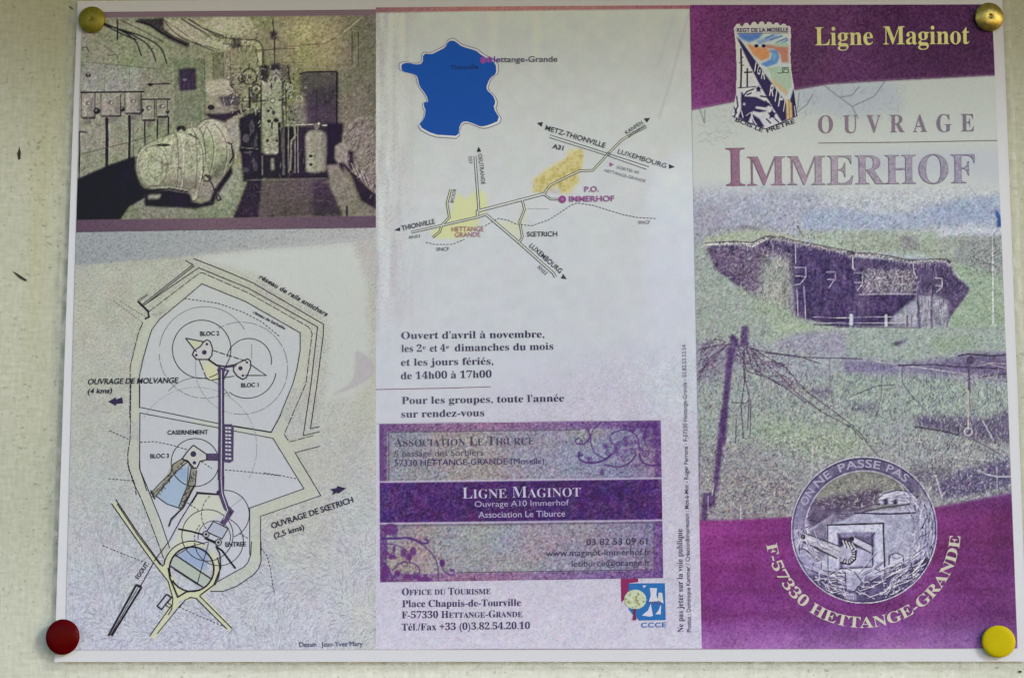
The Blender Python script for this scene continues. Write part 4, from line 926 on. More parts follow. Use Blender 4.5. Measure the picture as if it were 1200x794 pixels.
# ---- middle column ----------------------------------------------------------
def middle():
    p = Print(0, 0, 372, 752, 1.2, corners=[(441, 10.3), (807.5, 8), (822, 760), (441, 760.5)], seed=31)
    X, Y = p.X, p.Y
    p.C[:] = lerp_col(X, Y, [(8, (176, 178, 166)), (120, (190, 192, 184)), (300, (198, 202, 204)), (430, (202, 206, 214)), (560, (202, 202, 214)), (700, (204, 203, 218)), (760, (206, 207, 222))])
    warm = np.clip((Y - 400) / 90 + (X - 640) / 160, 0, 1) * np.clip((Y - 390) / 40, 0, 1)
    p.C = p.C * (1 - .5 * warm[..., None]) + np.array((200, 192, 212)) * .5 * warm[..., None]
    p.poly([(765, 200), (812, 180), (818, 495), (765, 490), (745, 440)], (204, 208, 218), .85, 8)
    p.grit(11, np.clip(warm, .16, 1), 1.3, .7); p.speckle(2.5, 1.0, 12, .6); p.speckle(5, warm, 4, .5)
    lf = np.clip((500 - X) / 45, 0, 1) * np.clip((430 - Y) / 100, 0, 1)
    st = p.field((7, 60), 2) * lf; p.C += st[..., None] * np.array((9, 13, 11)); p.C -= (lf * 6)[..., None] * np.array((.5, 1, 1)); p.grit(9, lf, 1.3)
    for x, a in ((458, .5), (473, .4)): p.line([(x, 20), (x - 1, 170)], 7, (196, 198, 188), a, 3)
    for x in (590, 640): p.line([(x - 10, 20), (x - 14, 90)], 8, (196, 196, 184), .35, 6)
    p.line([(806, 20), (786, 95), (772, 140)], 1.5, (160, 150, 150), .5, 4); p.line([(790, 20), (770, 80)], 2, (164, 156, 150), .35, 4)
    m = np.clip(10.3 + 6 - (X - 441) * .011 - Y + .5, 0, 1)[..., None]; c = lerp_col(X, Y, [(441, (130, 90, 92)), (560, (160, 108, 98)), (700, (150, 104, 98)), (808, (142, 84, 96))], 'x'); p.C = p.C * (1 - m) + c * m
    p.speckle(10, m[..., 0], 2, .5)
    # yellow tints of the road map
    for pts, c in ((zz(600, 120, 4.963, [(118, 460), (210, 385), (310, 335), (330, 285), (400, 275), (418, 300), (410, 380), (385, 410), (388, 470), (355, 510), (340, 535), (290, 540), (270, 500), (200, 520), (170, 535), (120, 530), (125, 490)]), (204, 190, 118)),
                   (zz(450, 160, 4.963, [(400, 400), (430, 330), (470, 370), (560, 310), (600, 350), (600, 440), (560, 470), (540, 540), (440, 600), (300, 600), (270, 560), (380, 500), (390, 460)]), (204, 206, 140)),
                   (zz(450, 160, 4.963, [(810, 380), (830, 450), (800, 620), (770, 590), (640, 500), (780, 500)]), (200, 202, 170))):
        p.poly(pts, c, .75, 1.6)
    fl = np.abs(p.field(4, 1)); mk = p.mask(zz(600, 120, 4.963, [(118, 460), (310, 335), (400, 275), (418, 300), (388, 470), (290, 540), (120, 530)])); p.C -= (fl * mk)[..., None] * np.array((16, 22, 30))
    p.line(zz(430, 600, 4.963, [(0, 50)]) + [(430, 600)], 1, (0, 0, 0), 0)
    p.line([(441, 496.5), (775, 492.6)], .8, (150, 130, 160), .7)
    xx = np.clip((X - 500) / 60, 0, 1); m = np.clip(.9 - np.abs(Y - (760.7 - (X - 441) * .0012)), 0, 1) * xx; p.C = p.C * (1 - m[..., None]) + np.array((110, 80, 130)) * m[..., None]
    o = p.build('middle_column', 1, leaflet, 0.03)

    # France
    F_ = zz(440, 20, 4.963, [(450, 143), (480, 160), (500, 180), (590, 205), (605, 222), (650, 250), (700, 275), (705, 340), (670, 360), (650, 400), (645, 430), (685, 465), (700, 505), (685, 535), (730, 607), (650, 640), (610, 645), (575, 628), (520, 610), (490, 635), (485, 700), (420, 695), (340, 690), (250, 640), (285, 600), (295, 545), (285, 535), (282, 500), (310, 505), (300, 465), (255, 405), (250, 365), (235, 340), (160, 325), (152, 305), (155, 280), (195, 272), (230, 285), (278, 280), (278, 220), (330, 225), (360, 210), (410, 185), (420, 155)])
    F_ = sm(F_, 1, True); cx = sum(q[0] for q in F_) / len(F_); cy = sum(q[1] for q in F_) / len(F_)
    grow = lambda k_: [(cx + (x - cx) * k_, cy + (y - cy) * k_) for x, y in F_]
    k = Ink(); k.stroke(grow(1.052), .9, (118, 116, 140), 2, closed=True); k.fill(grow(1.036), (204, 206, 222), 3); k.fill(F_, (14, 74, 150), 4, .12)
    k.dot(566.5, 72.5, 3.6, (134, 70, 140), 5, 4.2); k.fill([(571, 69), (577, 69.5), (577, 75), (571, 75)], (140, 80, 150), 5)
    fr = k.build('map_of_france', leaflet)
    T = Ink(True); text(T, 'Hettange-Grande', (573, 74.8), (653.6, 74.4), 6.6, lambda x, y: np.where((x < 586)[:, None], (104, 56, 130), (88, 80, 88)), 'sans', 6, off=.006); text(T, 'Thionville', (528.6, 83.6), (561, 82.8), 5.4, (26, 44, 84), 'sans', 6)
    T.build('town_name', fr)

    # road map
    k = Ink(); G = (68, 68, 70)
    def road(pts, wd, inner=(196, 198, 190), c=G): k.stroke(pts, wd, c, 2); k.stroke(pts, wd - 1.7, inner, 3)
    L2 = lambda q: zz(600, 120, 4.963, q); L3 = lambda q: zz(450, 160, 4.963, q); L4 = lambda q: zz(440, 200, 4.963, q)
    for q in ([(222, 197), (560, 305), (795, 382)], [(215, 212), (560, 320), (780, 397)]): k.stroke(L2(q), .9, (84, 84, 84), 2)
    road(L3([(390, 312), (368, 395), (382, 475), (340, 520), (325, 560), (285, 592)]), 3.0, (196, 200, 160)); road(L3([(530, 120), (553, 430), (545, 440)]), 3.2)
    road(L3([(160, 562), (340, 522), (545, 475), (590, 460)]), 3.2); road(L3([(545, 475), (545, 440), (700, 400), (930, 340)]), 3.8)
    road(L2([(185, 540), (220, 490), (300, 450), (395, 405), (470, 403), (555, 310), (640, 225), (700, 190), (780, 150)]), 3.0, (200, 200, 176), (70, 70, 70)); road(L2([(185, 540), (225, 570), (285, 570)]), 2.8, c=(60, 60, 60))
    road(L3([(805, 375), (818, 430), (790, 500), (805, 590), (785, 625)]), 3.0); road(L3([(590, 455), (785, 622), (985, 800)]) + L4([(1048, 625)]), 3.6)
    k.dot(*L2([(560, 308)])[0], 2.6, (120, 118, 118), 3); k.dot(*L2([(293, 571)])[0], 4.5, (140, 72, 126), 4); k.dot(*L2([(293, 571)])[0], 1.6, (160, 110, 150), 5)
    k.fill(L2([(145, 128), (180, 122), (172, 150)]), (50, 48, 56), 3); k.fill(L2([(765, 102), (803, 98), (783, 127)]), (60, 56, 62), 3); k.fill(L2([(910, 366), (947, 384), (912, 393)]), (60, 56, 64), 3); k.fill(L3([(62, 550), (95, 532), (97, 555)]), (50, 44, 66), 3)
    k.fill(L3([(540, 97), (552, 66), (567, 95)]), (44, 42, 50), 3); k.fill(L4([(1078, 632), (1092, 605), (1112, 636)]), (66, 60, 74), 3); k.fill(L2([(566, 355), (592, 370), (568, 382)]), (150, 90, 130), 3)
    for q in (L3([(245, 620), (300, 633), (400, 632), (470, 603)]), L3([(590, 525), (665, 482), (720, 492), (770, 515), (860, 525), (960, 490), (1030, 445), (1090, 405)]) + L2([(380, 592), (470, 605), (640, 658), (720, 675), (835, 682)])): k.stroke(q, .9, (70, 70, 76), 3, dash=(2.6, 1.5))
    k.stroke(L2([(90, 625), (215, 625)]), .6, (150, 150, 156), 2)
    mp_ = k.build('road_map', leaflet)
    T = Ink(True); g = (66, 64, 68); tx = lambda s, a, b_, cap, st='sans', **kw: text(T, s, a, b_, cap, kw.pop('col', g), st, 5, **kw)
    tx('METZ-THIONVILLE', (638.2, 153.6), (708.8, 175), 5.7, off=.012); tx('A31', (647.6, 175.2), (661.4, 178.2), 5.4, 'bold'); tx('LUXEMBOURG', (723, 181), (780.4, 198.8), 5.4); tx('KANFEN', (734, 159.6), (754, 146.4), 4.4)
    tx('ENTRANGE', (737, 163), (757, 149.8), 3.2); tx('SORTIE 40', (722, 198.8), (748.4, 205.4), 3.4, col=(120, 118, 122)); tx('HETTANGE-GRANDE', (707.6, 202.4), (756, 215.4), 3.4, col=(120, 118, 122))
    tx('P.O.', (684.4, 226.4), (702, 226), 6.4, 'bold', col=(146, 92, 140)); tx('IMMERHOF', (666.4, 237.8), (720, 237.2), 6.6, 'bold', col=(146, 88, 138)); tx('SNCF', (747.6, 263.8), (761.8, 263.6), 3.7, col=(96, 94, 100))
    tx('SŒTRICH', (617.6, 278.4), (653.8, 278), 5.5, off=.012); tx('THIONVILLE', (471.8, 271.4), (510.6, 263), 5.7, off=.01); tx('RN53', (480, 281.2), (493.6, 279), 3.6, col=(90, 88, 92)); tx('HETTANGE', (529.4, 272.6), (567.4, 272), 5.7, col=(158, 88, 104)); tx('GRANDE', (533.4, 279), (563.4, 278.4), 5.4, col=(158, 88, 104))
    tx('SNCF', (511.8, 295), (527, 294.6), 4.0); tx('OEUTRANGE', (560.6, 181.6), (564.6, 217.6), 4.6); tx('D57', (549.4, 184.6), (550.4, 193.4), 3.6); tx('ROCHE', (531.4, 222.6), (528, 238.8), 3.8); tx('LUXEMBOURG', (619.8, 289.6), (656.4, 321.8), 5.6, off=.006); tx('RN53', (629.8, 314.6), (639.4, 323.8), 4)
    T.build('road_name', mp_)

    # serif paragraphs
    V = (58, 50, 74)
    def block(name, rows, layer=3):
        q = Ink()
        for r in rows: text(q, r[0], r[1], r[2], r[3], r[4] if len(r) > 4 else V, 'serif', layer, **(r[5] if len(r) > 5 else {}))
        return q.build(name, leaflet)
    fade = lambda x, y: lerp_col(x, y, [(470, (84, 80, 104)), (560, (66, 56, 84)), (650, (56, 44, 80))], 'x')
    block('opening_hours', [("Ouvert d'avril à novembre,", (470.2, 397.8), (638.6, 396.2), 8.3, fade), ('les 2', (470.6, 413), (495.4, 412.7), 8.3, fade), ('e', (495.6, 409.6), (499.6, 409.5), 4.6, fade), ('et 4', (504, 412.6), (522.6, 412.3), 8.3, fade), ('e', (523, 409.2), (527, 409.1), 4.6, fade), ('dimanches du mois', (533, 412.2), (649.2, 410.4), 8.3, fade),
                           ('et les jours fériés,', (470, 429.2), (579, 427.6), 8.3, fade), ('de 14h00 à 17h00', (470, 444.8), (576.8, 442.8), 8.3, fade),
                           ("Pour les groupes, toute l'année", (471, 473.8), (661.4, 470.8), 8.3, fade), ('sur rendez-vous', (470, 489.6), (568.4, 487.8), 8.3, fade)])
    q = Ink(); q.stroke([(441, 456.8), (520, 455.2), (575.4, 453.6)], .8, (124, 88, 112), 3); q.build('rule', leaflet)
    block('tourist_office_address', [('Office du Tourisme', (471.2, 696.9), (575.4, 695.6), 8.0, (66, 52, 94), {'small': .78}), ('Place Chapuis-de-Tourville', (471.6, 710.9), (610.8, 709.4), 8.0, (66, 52, 94)),
                                     ('F-57330 Hettange-Grande', (471.2, 724), (612.6, 722.4), 8.0, (66, 52, 94), {'small': .78}), ('Tél./Fax +33 (0)3.82.54.20.10', (471.2, 738.2), (621.6, 736.2), 8.0, (66, 52, 94))])
    q = Ink(); text(q, 'Ne pas jeter sur la voie publique', (800.6, 740.4), (799.2, 619.4), 6.4, (66, 54, 86), 'serif', 3)
    text(q, 'Photos : Dominique Kammer / Création&Impression : Mot-à-Mot - Roger Ferrone - F-57330 Hettange-Grande - 03.82.53.53.54', (809.6, 740.4), (803.4, 404.5), 4.7, lambda x, y: lerp_col(x, y, [(404, (128, 128, 142)), (560, (84, 76, 104)), (740, (78, 66, 98))]), 'sans', 3, off=.01)
    q.build('imprint', leaflet)
middle()

# ---- visiting card ----------------------------------------------------------
def card():
    cs = [(445, 497), (774, 493), (777, 677), (446, 682)]
    p = Print(0, 0, 330, 185, 1.0, corners=cs, seed=41)
    X, Y = p.X, p.Y
    u = (X - 445) / 330; top = 497 - 4 * u
    grey = lerp_col(X, Y, [(445, (146, 138, 152)), (520, (156, 150, 156)), (620, (154, 148, 164)), (700, (148, 142, 164)), (776, (134, 118, 152))], 'x'); p.C[:] = grey
    bl = np.clip(p.field(46, 2), -1, 1)[..., None]; p.C += bl * np.array((-6, 3, 8)); p.C += np.clip(p.field(60, 1), 0, 1)[..., None] * np.array((6, 8, -6))
    edge = np.minimum(np.minimum(Y - top, 681.6 - 4.6 * u - Y), np.minimum(X - 445, 776 - X))
    m = np.clip((9.5 - edge) / 1.2, 0, 1)[..., None]
    p.C = p.C * (1 - m) + lerp_col(X, Y, [(445, (112, 80, 132)), (500, (136, 106, 142)), (570, (148, 112, 148)), (700, (124, 100, 150)), (776, (112, 78, 138))], 'x') * m
    p.grit(19, 1.0, 1.4, .3); p.speckle(8, 1.0, 3, .7)
    fr = (70, 56, 84)
    p.line([(456, 563), (456, 506.5), (680, 503.8)], 1.0, fr, .85); p.line([(536, 670.5), (766.5, 667), (765.6, 612)], 1.0, fr, .85)
    p.poly([(444, 497), (450, 497), (451, 565), (444, 565)], (104, 66, 128), .7, 1)
    ys = lambda y: y - 4 * u
    band = np.clip(np.minimum(Y - (565.8 - 4.3 * u), (613 - 4 * u) - Y) + .5, 0, 1)[..., None]
    c = lerp_col(X, Y, [(445, (80, 46, 116)), (560, (76, 38, 102)), (660, (66, 34, 100)), (776, (80, 42, 112))], 'x'); p.C = p.C * (1 - band) + c * band
    p.grit(15, band[..., 0], 1.5, .2); p.speckle(8, band[..., 0], 7, 1.2)
    for y0, s in ((564.8, 4.3), (613.4, 4.0)): m = np.clip(1.3 - np.abs(Y - (y0 - s * u)), 0, 1)[..., None]; p.C = p.C * (1 - m) + np.array((196, 186, 212)) * m
    m = np.clip(1.5 - np.abs(Y - (616 - 4.0 * u)), 0, 1)[..., None] * .6; p.C = p.C * (1 - m) + np.array((90, 76, 104)) * m
    # scrollwork
    R_ = lambda q: sm(zz(600, 480, 4.963, q), 2) if len(q) > 2 else zz(600, 480, 4.963, q); Lw = lambda q: sm(zz(430, 600, 4.963, q), 2) if len(q) > 2 else zz(430, 600, 4.963, q); c = (80, 42, 116)
    def spiral(cx, cy, r0, r1, a0, turns, wd, n=40):
        t = np.linspace(0, 1, n); a = np.radians(a0) + 2 * np.pi * turns * t; r = r0 + (r1 - r0) * t
        p.line([(cx + r_ * math.cos(a_), cy - r_ * math.sin(a_)) for r_, a_ in zip(r, a)], wd, c, .85)
    def leaf(cx, cy, l, a, wd=3.0):
        ca, sa = math.cos(a), -math.sin(a); pts = [(cx + ca * l * t - sa * wd * math.sin(math.pi * t) * s, cy + sa * l * t + ca * wd * math.sin(math.pi * t) * s) for s, ts in ((1, np.linspace(0, 1, 8)), (-1, np.linspace(1, 0, 8))) for t in ts]
        p.poly(pts, c, .85, .4)
    tl = p.mask(R_([(650, 75), (860, 65), (865, 210), (800, 180), (740, 120)]), 3); p.C = p.C * (1 - .4 * tl[..., None]) + np.array(c) * .4 * tl[..., None]
    p.line(R_([(520, 75), (475, 110), (455, 160), (460, 215), (490, 265), (540, 285)]), 1.3, c, .9); p.line(R_([(440, 120), (455, 150), (440, 185), (410, 205), (375, 200), (365, 180), (385, 165)]), 1.9, c, .85)
    p.line(R_([(390, 250), (385, 280), (410, 305), (470, 315), (540, 295), (580, 260)]), 2.4, c, .9); p.line(R_([(600, 130), (570, 150), (565, 180), (590, 200)]), 1.3, c, .9); p.line(R_([(600, 130), (650, 115), (700, 130), (735, 165), (740, 230)]), 1.5, c, .9)
    p.line(R_([(540, 320), (620, 340), (690, 310), (720, 260)]), 1.8, c, .9); p.line(R_([(740, 260), (750, 305), (800, 328), (862, 320)]), 2.4, c, .9); p.line(R_([(800, 80), (760, 150), (780, 210)]), 2.2, c, .8); p.line(R_([(640, 90), (700, 100), (720, 120), (690, 125), (680, 100)]), 1.6, c, .8)
    for cx, cy, l, a in ((520, 205, 9, -.2), (580, 265, 8, .9), (610, 245, 9, 1.9), (640, 250, 8, .4), (660, 225, 9, 1.4), (560, 230, 7, 2.6), (600, 200, 8, .2), (640, 180, 9, .6), (700, 180, 8, -.5), (520, 340, 8, -1.5), (530, 360, 6, -2.2), (760, 190, 12, 1.2), (790, 200, 10, .7), (820, 230, 8, 1.4), (700, 330, 8, .2), (430, 290, 7, .4), (640, 100, 7, -.3), (810, 100, 9, .2), (840, 160, 8, 1.9), (760, 250, 7, 2.2), (440, 130, 6, 1.8)):
        x, y = R_([(cx, cy)])[0]; leaf(x, y, l, a, 1.8)
    for cx, cy, r in ((400, 190, 2), (730, 95, 3), (610, 260, 2), (690, 200, 2), (830, 130, 3), (780, 150, 3)):
        x, y = R_([(cx, cy)])[0]; spiral(x, y, .6, r * 1.4, 30, 1.2, 1.0, 16)
    for cx, cy, r, a0, t in ((700, 110, 4.2, 200, 1.3), (760, 120, 4.6, 20, -1.3), (830, 95, 4.6, 120, 1.4), (845, 190, 4.4, 250, -1.3), (780, 260, 4.8, 60, 1.4), (835, 285, 4.0, 180, 1.3), (660, 190, 4.0, 300, -1.3), (610, 225, 4.2, 30, 1.3), (560, 255, 3.6, 150, -1.2), (700, 245, 4.2, 80, 1.2), (650, 280, 3.8, 200, 1.2), (450, 295, 3.4, 10, -1.2), (400, 265, 3.0, 100, 1.3)):
        x, y = zz(600, 480, 4.963, [(cx, cy)])[0]; spiral(x, y, .5, r, a0, t, 1.2, 22)
    for cx, cy, r, a0, t in ((130, 115, 3.6, 10, 1.3), (165, 130, 3, 200, -1.2), (110, 215, 4, 90, 1.3), (150, 245, 3.8, 300, -1.3), (105, 320, 4.4, 40, 1.3), (180, 365, 3.4, 120, 1.2), (230, 355, 3, 0, -1.2), (285, 365, 3.4, 80, 1.3), (130, 360, 3.6, 210, 1.2), (340, 372, 2.6, 20, 1.2)):
        x, y = zz(430, 600, 4.963, [(cx, cy)])[0]; spiral(x, y, .5, r, a0, t, 1.3, 22)
    p.line(Lw([(85, 160), (180, 145), (260, 155), (330, 190), (380, 235), (415, 300), (418, 400)]), 1.5, c, .9); p.line(Lw([(90, 150), (170, 155), (250, 145), (300, 170), (350, 185), (360, 165), (340, 158)]), 2.6, c, .85)
    p.line(Lw([(90, 185), (160, 185), (220, 210), (250, 245), (250, 290)]), 1.3, c, .85); p.line(Lw([(430, 280), (440, 330), (470, 360), (505, 365), (510, 345)]), 1.5, c, .85); p.ell(*Lw([(440, 295)])[0], 3.4, 4.6, (92, 40, 110), .9, .6); p.ell(*Lw([(497, 338)])[0], 3, 2, (110, 50, 120), .9, .6)
    p.line(Lw([(150, 340), (190, 290), (260, 290), (310, 320), (305, 360), (270, 385)]), 1.5, c, .85); p.line(Lw([(90, 290), (130, 320), (150, 390)]), 2.0, c, .8)
    for cx, cy, rx, ry in ((215, 235, 3.6, 5.2), (270, 228, 4, 5), (245, 262, 4, 4), (140, 100, 9, 7), (110, 240, 5, 3), (150, 260, 5, 3), (110, 340, 5, 6), (180, 350, 4, 3), (340, 390, 8, 3), (240, 375, 5, 3), (300, 380, 4, 3), (100, 380, 4, 5), (160, 215, 2, 4)):
        x, y = Lw([(cx, cy)])[0]; p.ell(x, y, rx, ry, (96, 42, 116), .8, 1)
    p.ell(*Lw([(222, 300)])[0], 3.5, 3, c, .8, .6, hollow=1)
    p.speckle(8, 1.0, 2, .5)
    o = p.build('visiting_card', 2, leaflet, 0.05)
    q = Ink(True); d1 = (80, 72, 96); d2 = (92, 84, 104); wh = (198, 190, 216)
    text(q, 'Association Le Tiburce', (462.4, 523.6), (626.6, 521), 10.2, d1, 'serif', 4, small=.8, off=-.006); text(q, '5 passage des Sorbiers', (462.6, 535.4), (567.4, 533.6), 7, d2, 'sans', 4, off=-.003); text(q, '57330 HETTANGE-GRANDE (Moselle)', (462.6, 546.2), (638.6, 543.6), 7, (66, 54, 106), 'sans', 4)
    text(q, '03 82 53 09 61', (687, 638.6), (761, 637.4), 7.4, (58, 48, 82), 'sans', 4); text(q, 'www.maginot-immerhof.fr', (640, 651.6), (762.4, 649.8), 7.2, (60, 50, 86), 'sans', 4); text(q, 'letiburce@orange.fr', (669.4, 663.8), (762.2, 662), 7.2, (66, 56, 92), 'sans', 4)
    text(q, 'Ligne Maginot', (541.6, 584.2), (680.8, 581.8), 13, wh, 'serif', 4, small=.8, off=-.006); text(q, 'Ouvrage A10 Immerhof', (556, 594), (666.2, 592), 6.6, (178, 166, 204), 'sans', 4); text(q, 'Association Le Tiburce', (561, 606.6), (662.6, 605), 7, (188, 176, 212), 'sans', 4)
    q.build('text_line', o)
card()

# ---- community logo ---------------------------------------------------------
def logo():
    Z = lambda q: zz(600, 600, 4.963, q); k = Ink(); B = (40, 108, 176)
    k.fill(Z([(632, 385), (733, 385), (733, 405), (680, 412), (676, 460), (640, 522), (634, 520)]), (138, 40, 96), 2, .2)
    k.fill(Z([(678, 413), (888, 411), (893, 625), (740, 628), (700, 590), (678, 560)]), B, 3, .2)
    k.dot(*Z([(716, 506)])[0], 13.0, (196, 206, 178), 4, 11.5, .2)
    rg = np.random.default_rng(2)
    for _ in range(60):
        a = rg.uniform(0, 6.28); r = rg.uniform(0, 1) ** .5; x, y = Z([(716, 506)])[0]
        k.dot(x + 11.6 * r * math.cos(a), y + 10 * r * math.sin(a), rg.uniform(.6, 1.5), [(170, 186, 150), (206, 214, 190), (186, 200, 150), (200, 196, 140)][rg.integers(4)], 5)
    k.fill(Z([(704, 560), (722, 560), (718, 590), (722, 626), (700, 626), (706, 590)]), (120, 40, 80), 5)
    k.fill(Z([(800, 440), (842, 440), (838, 480), (850, 515), (795, 520), (806, 480)]), (206, 206, 220), 4); k.fill(Z([(852, 465), (872, 468), (880, 530), (846, 510)]), (204, 204, 200), 4); k.fill(Z([(758, 424), (782, 426), (764, 440)]), (206, 206, 220), 4)
    k.fill(Z([(806, 530), (818, 600), (800, 606), (755, 598), (790, 570)]), (206, 206, 220), 4); k.fill(Z([(866, 535), (864, 592), (832, 592), (850, 570)]), (206, 206, 220), 4); k.stroke(Z([(790, 520), (812, 525), (870, 530)]), .8, (120, 60, 100), 5)
    o = k.build('community_logo', leaflet)
    T = Ink(); text(T, 'CCCE', (750.8, 734.6), (780.4, 734.2), 5.6, (44, 110, 176), 'bold', 3, track=.06); T.build('logo_initials', o)
logo()

# ---- cover column -----------------------------------------------------------
def cover():
    p = Print(0, 0, 372, 752, 1.0, corners=[(808, 7.5), (1162, 6), (1192, 759), (822, 760)], seed=51)
    X, Y = p.X, p.Y; rg = np.random.default_rng(12)
    A_ = lambda q: zz(800, 120, 3.97, q); B_ = lambda q: zz(900, 120, 3.97, q); C_ = lambda q: zz(800, 240, 4.963, q); D_ = lambda q: zz(980, 240, 4.963, q)
    E_ = lambda q: zz(800, 370, 5.295, q); F_ = lambda q: zz(990, 370, 5.295, q); G_ = lambda q: zz(800, 480, 5.295, q); H_ = lambda q: zz(990, 480, 5.295, q)
    p.C[:] = lerp_col(X, Y, [(8, (174, 176, 164)), (130, (182, 186, 176)), (210, (192, 195, 188)), (240, (180, 184, 190)), (300, (166, 172, 184)), (380, (160, 170, 164)), (440, (160, 164, 176)), (500, (158, 166, 164)), (600, (150, 148, 158)), (760, (150, 140, 160))])
    # faint tree branches under the banner
    br = (118, 120, 134)
    p.poly([(930, 100), (1048, 95), (1060, 130), (1010, 140), (940, 130)], (168, 174, 178), .8, 6)
    for q in ([(966, 102), (980, 113), (998, 126), (1005, 140)], [(998, 126), (1024, 114), (1036, 97)], [(985, 115), (998, 113), (1006, 103)], [(818, 128), (822, 136), (825, 146), (826, 130)], [(936, 110), (934, 130)], [(932, 134), (945, 124), (952, 112)]): p.line(q, .9, (84, 82, 96), .8)
    for _ in range(150):
        x = rg.uniform(935, 1060); y = rg.uniform(100, 142); a = rg.uniform(0, 6.3); l = rg.uniform(2, 7); p.line([(x, y), (x + l * math.cos(a), y + l * math.sin(a))], .6, br, .35)
    for _ in range(60):
        x = rg.uniform(815, 860); y = rg.uniform(128, 168); a = rg.uniform(-.6, 1.2); l = rg.uniform(2, 9); p.line([(x, y), (x + l * math.cos(a), y + l * math.sin(a))], .6, (130, 132, 134), .4)
    # sky and hills
    p.poly([(808, 228), (960, 222), (960, 300), (812, 302)], (156, 158, 178), .65, 9); p.poly([(811, 235), (850, 240), (850, 310), (812, 400)], (150, 148, 160), .5, 6)
    p.poly([(1000, 180), (1172, 175), (1172, 215), (1120, 210), (1000, 205)], (172, 176, 188), .5, 6)
    p.poly(A_([(560, 520), (720, 490), (830, 515), (1050, 525), (1190, 480)]) + B_([(900, 455), (1080, 430), (1082, 590), (990, 570), (800, 580), (600, 600), (300, 600)]) + A_([(560, 600)]), (154, 166, 190), .75, 3)
    p.poly(B_([(690, 490), (850, 460), (1050, 450), (1080, 500), (1050, 560), (800, 570)]), (144, 158, 186), .5, 4)
    p.poly(B_([(690, 600), (960, 572), (1080, 590), (1082, 640), (900, 650), (760, 640)]), (186, 190, 202), .85, 3)
    p.poly(A_([(520, 600), (700, 610), (1191, 600), (1191, 730), (940, 705), (640, 680)]), (164, 178, 156), .85, 3); p.poly(B_([(290, 600), (640, 610), (700, 650), (880, 620), (1090, 640), (1090, 794), (850, 760), (700, 690), (400, 690)]), (158, 166, 150), .85, 3)
    p.poly(B_([(880, 640), (1082, 620), (1085, 794), (860, 794)]), (142, 148, 146), .8, 3); p.poly(D_([(380, 180), (470, 190), (475, 268), (380, 266)]), (130, 124, 140), .6, 1.6)
    p.poly(C_([(110, 200), (300, 155), (480, 150), (700, 200), (700, 240), (350, 230), (120, 235)]), (168, 176, 146), .8, 2); p.poly(C_([(270, 155), (360, 122), (470, 150)]), (132, 128, 134), .7, 1.2)
    # slopes
    p.poly(C_([(55, 230), (150, 240), (450, 560), (700, 680), (993, 700), (993, 800), (60, 800)]), (158, 168, 158), .85, 2)
    p.poly(D_([(640, 330), (960, 410), (985, 720), (640, 715), (660, 640), (770, 490)]), (152, 172, 146), .9, 2); p.poly(C_([(560, 580), (700, 680), (993, 705), (993, 800), (500, 800)]), (168, 184, 156), .75, 5)
    # bunker
    bk = (74, 58, 100)
    body = C_([(125, 245), (300, 240), (400, 245), (490, 200), (600, 215), (740, 245), (900, 275), (993, 300)]) + D_([(60, 310), (300, 320), (440, 345), (630, 330), (672, 360), (672, 410), (770, 480), (765, 515), (655, 655), (640, 712), (0, 712)]) + C_([(880, 705), (720, 665), (640, 655), (600, 620), (450, 560), (380, 520), (190, 380), (165, 310)])
    body = sm(body, 1, True); p.poly(body, bk, .95, 1.0)
    p.poly(D_([(462, 345), (560, 340), (566, 520), (470, 525)]), (98, 84, 118), .6, 2); p.poly(D_([(0, 300), (90, 305), (95, 700), (0, 700)]), (66, 46, 98), .6, 3)
    p.poly(C_([(135, 255), (350, 262), (480, 230), (480, 330), (430, 520), (200, 380), (165, 310)]), (116, 98, 124), .75, 4); p.poly(C_([(475, 300), (630, 310), (646, 470), (648, 668), (590, 650), (420, 575), (440, 420)]), (154, 160, 146), .92, 6); p.poly(C_([(400, 540), (640, 640), (700, 690), (420, 640)]), (164, 178, 154), .9, 5)
    p.poly(C_([(640, 240), (900, 300), (993, 320), (993, 700), (720, 660), (650, 640)]), (72, 52, 104), .7, 5)
    p.poly(D_([(160, 390), (440, 380), (460, 520), (150, 520)]), (140, 134, 140), .65, 3); p.poly(D_([(340, 625), (470, 535), (560, 520), (650, 560), (645, 712), (400, 712), (300, 690)]), (158, 160, 170), .9, 2)
    p.poly(D_([(150, 525), (380, 530), (455, 530), (335, 640), (280, 690), (190, 690), (185, 560)]), (66, 46, 96), .9, 1); p.poly(D_([(575, 430), (620, 430), (620, 540), (580, 530)]), (116, 106, 128), .7, 2)
    for q in ([(470, 520), (480, 715)], [(555, 500), (548, 620), (552, 712)]): p.line(D_(q), 2.6, (82, 68, 104), .85, 1.5)
    p.line(D_([(130, 525), (300, 522), (465, 522)]), 1.2, (176, 172, 178), .8)
    # crust of the roof
    rp = C_([(130, 238), (300, 228), (400, 236), (480, 198), (560, 200), (640, 222), (740, 240), (850, 262), (993, 288)]) + D_([(60, 290), (200, 296), (330, 316), (420, 335), (540, 330), (640, 328), (660, 345)])
    p.line(rp, 3.2, (178, 174, 170), .8, 1.2); p.line([(x, y - 2) for x, y in rp], 1.3, (90, 80, 92), .85)
    p.line(C_([(140, 236), (340, 226), (400, 250), (470, 212), (490, 200)]), 1.8, (200, 200, 190), .8)
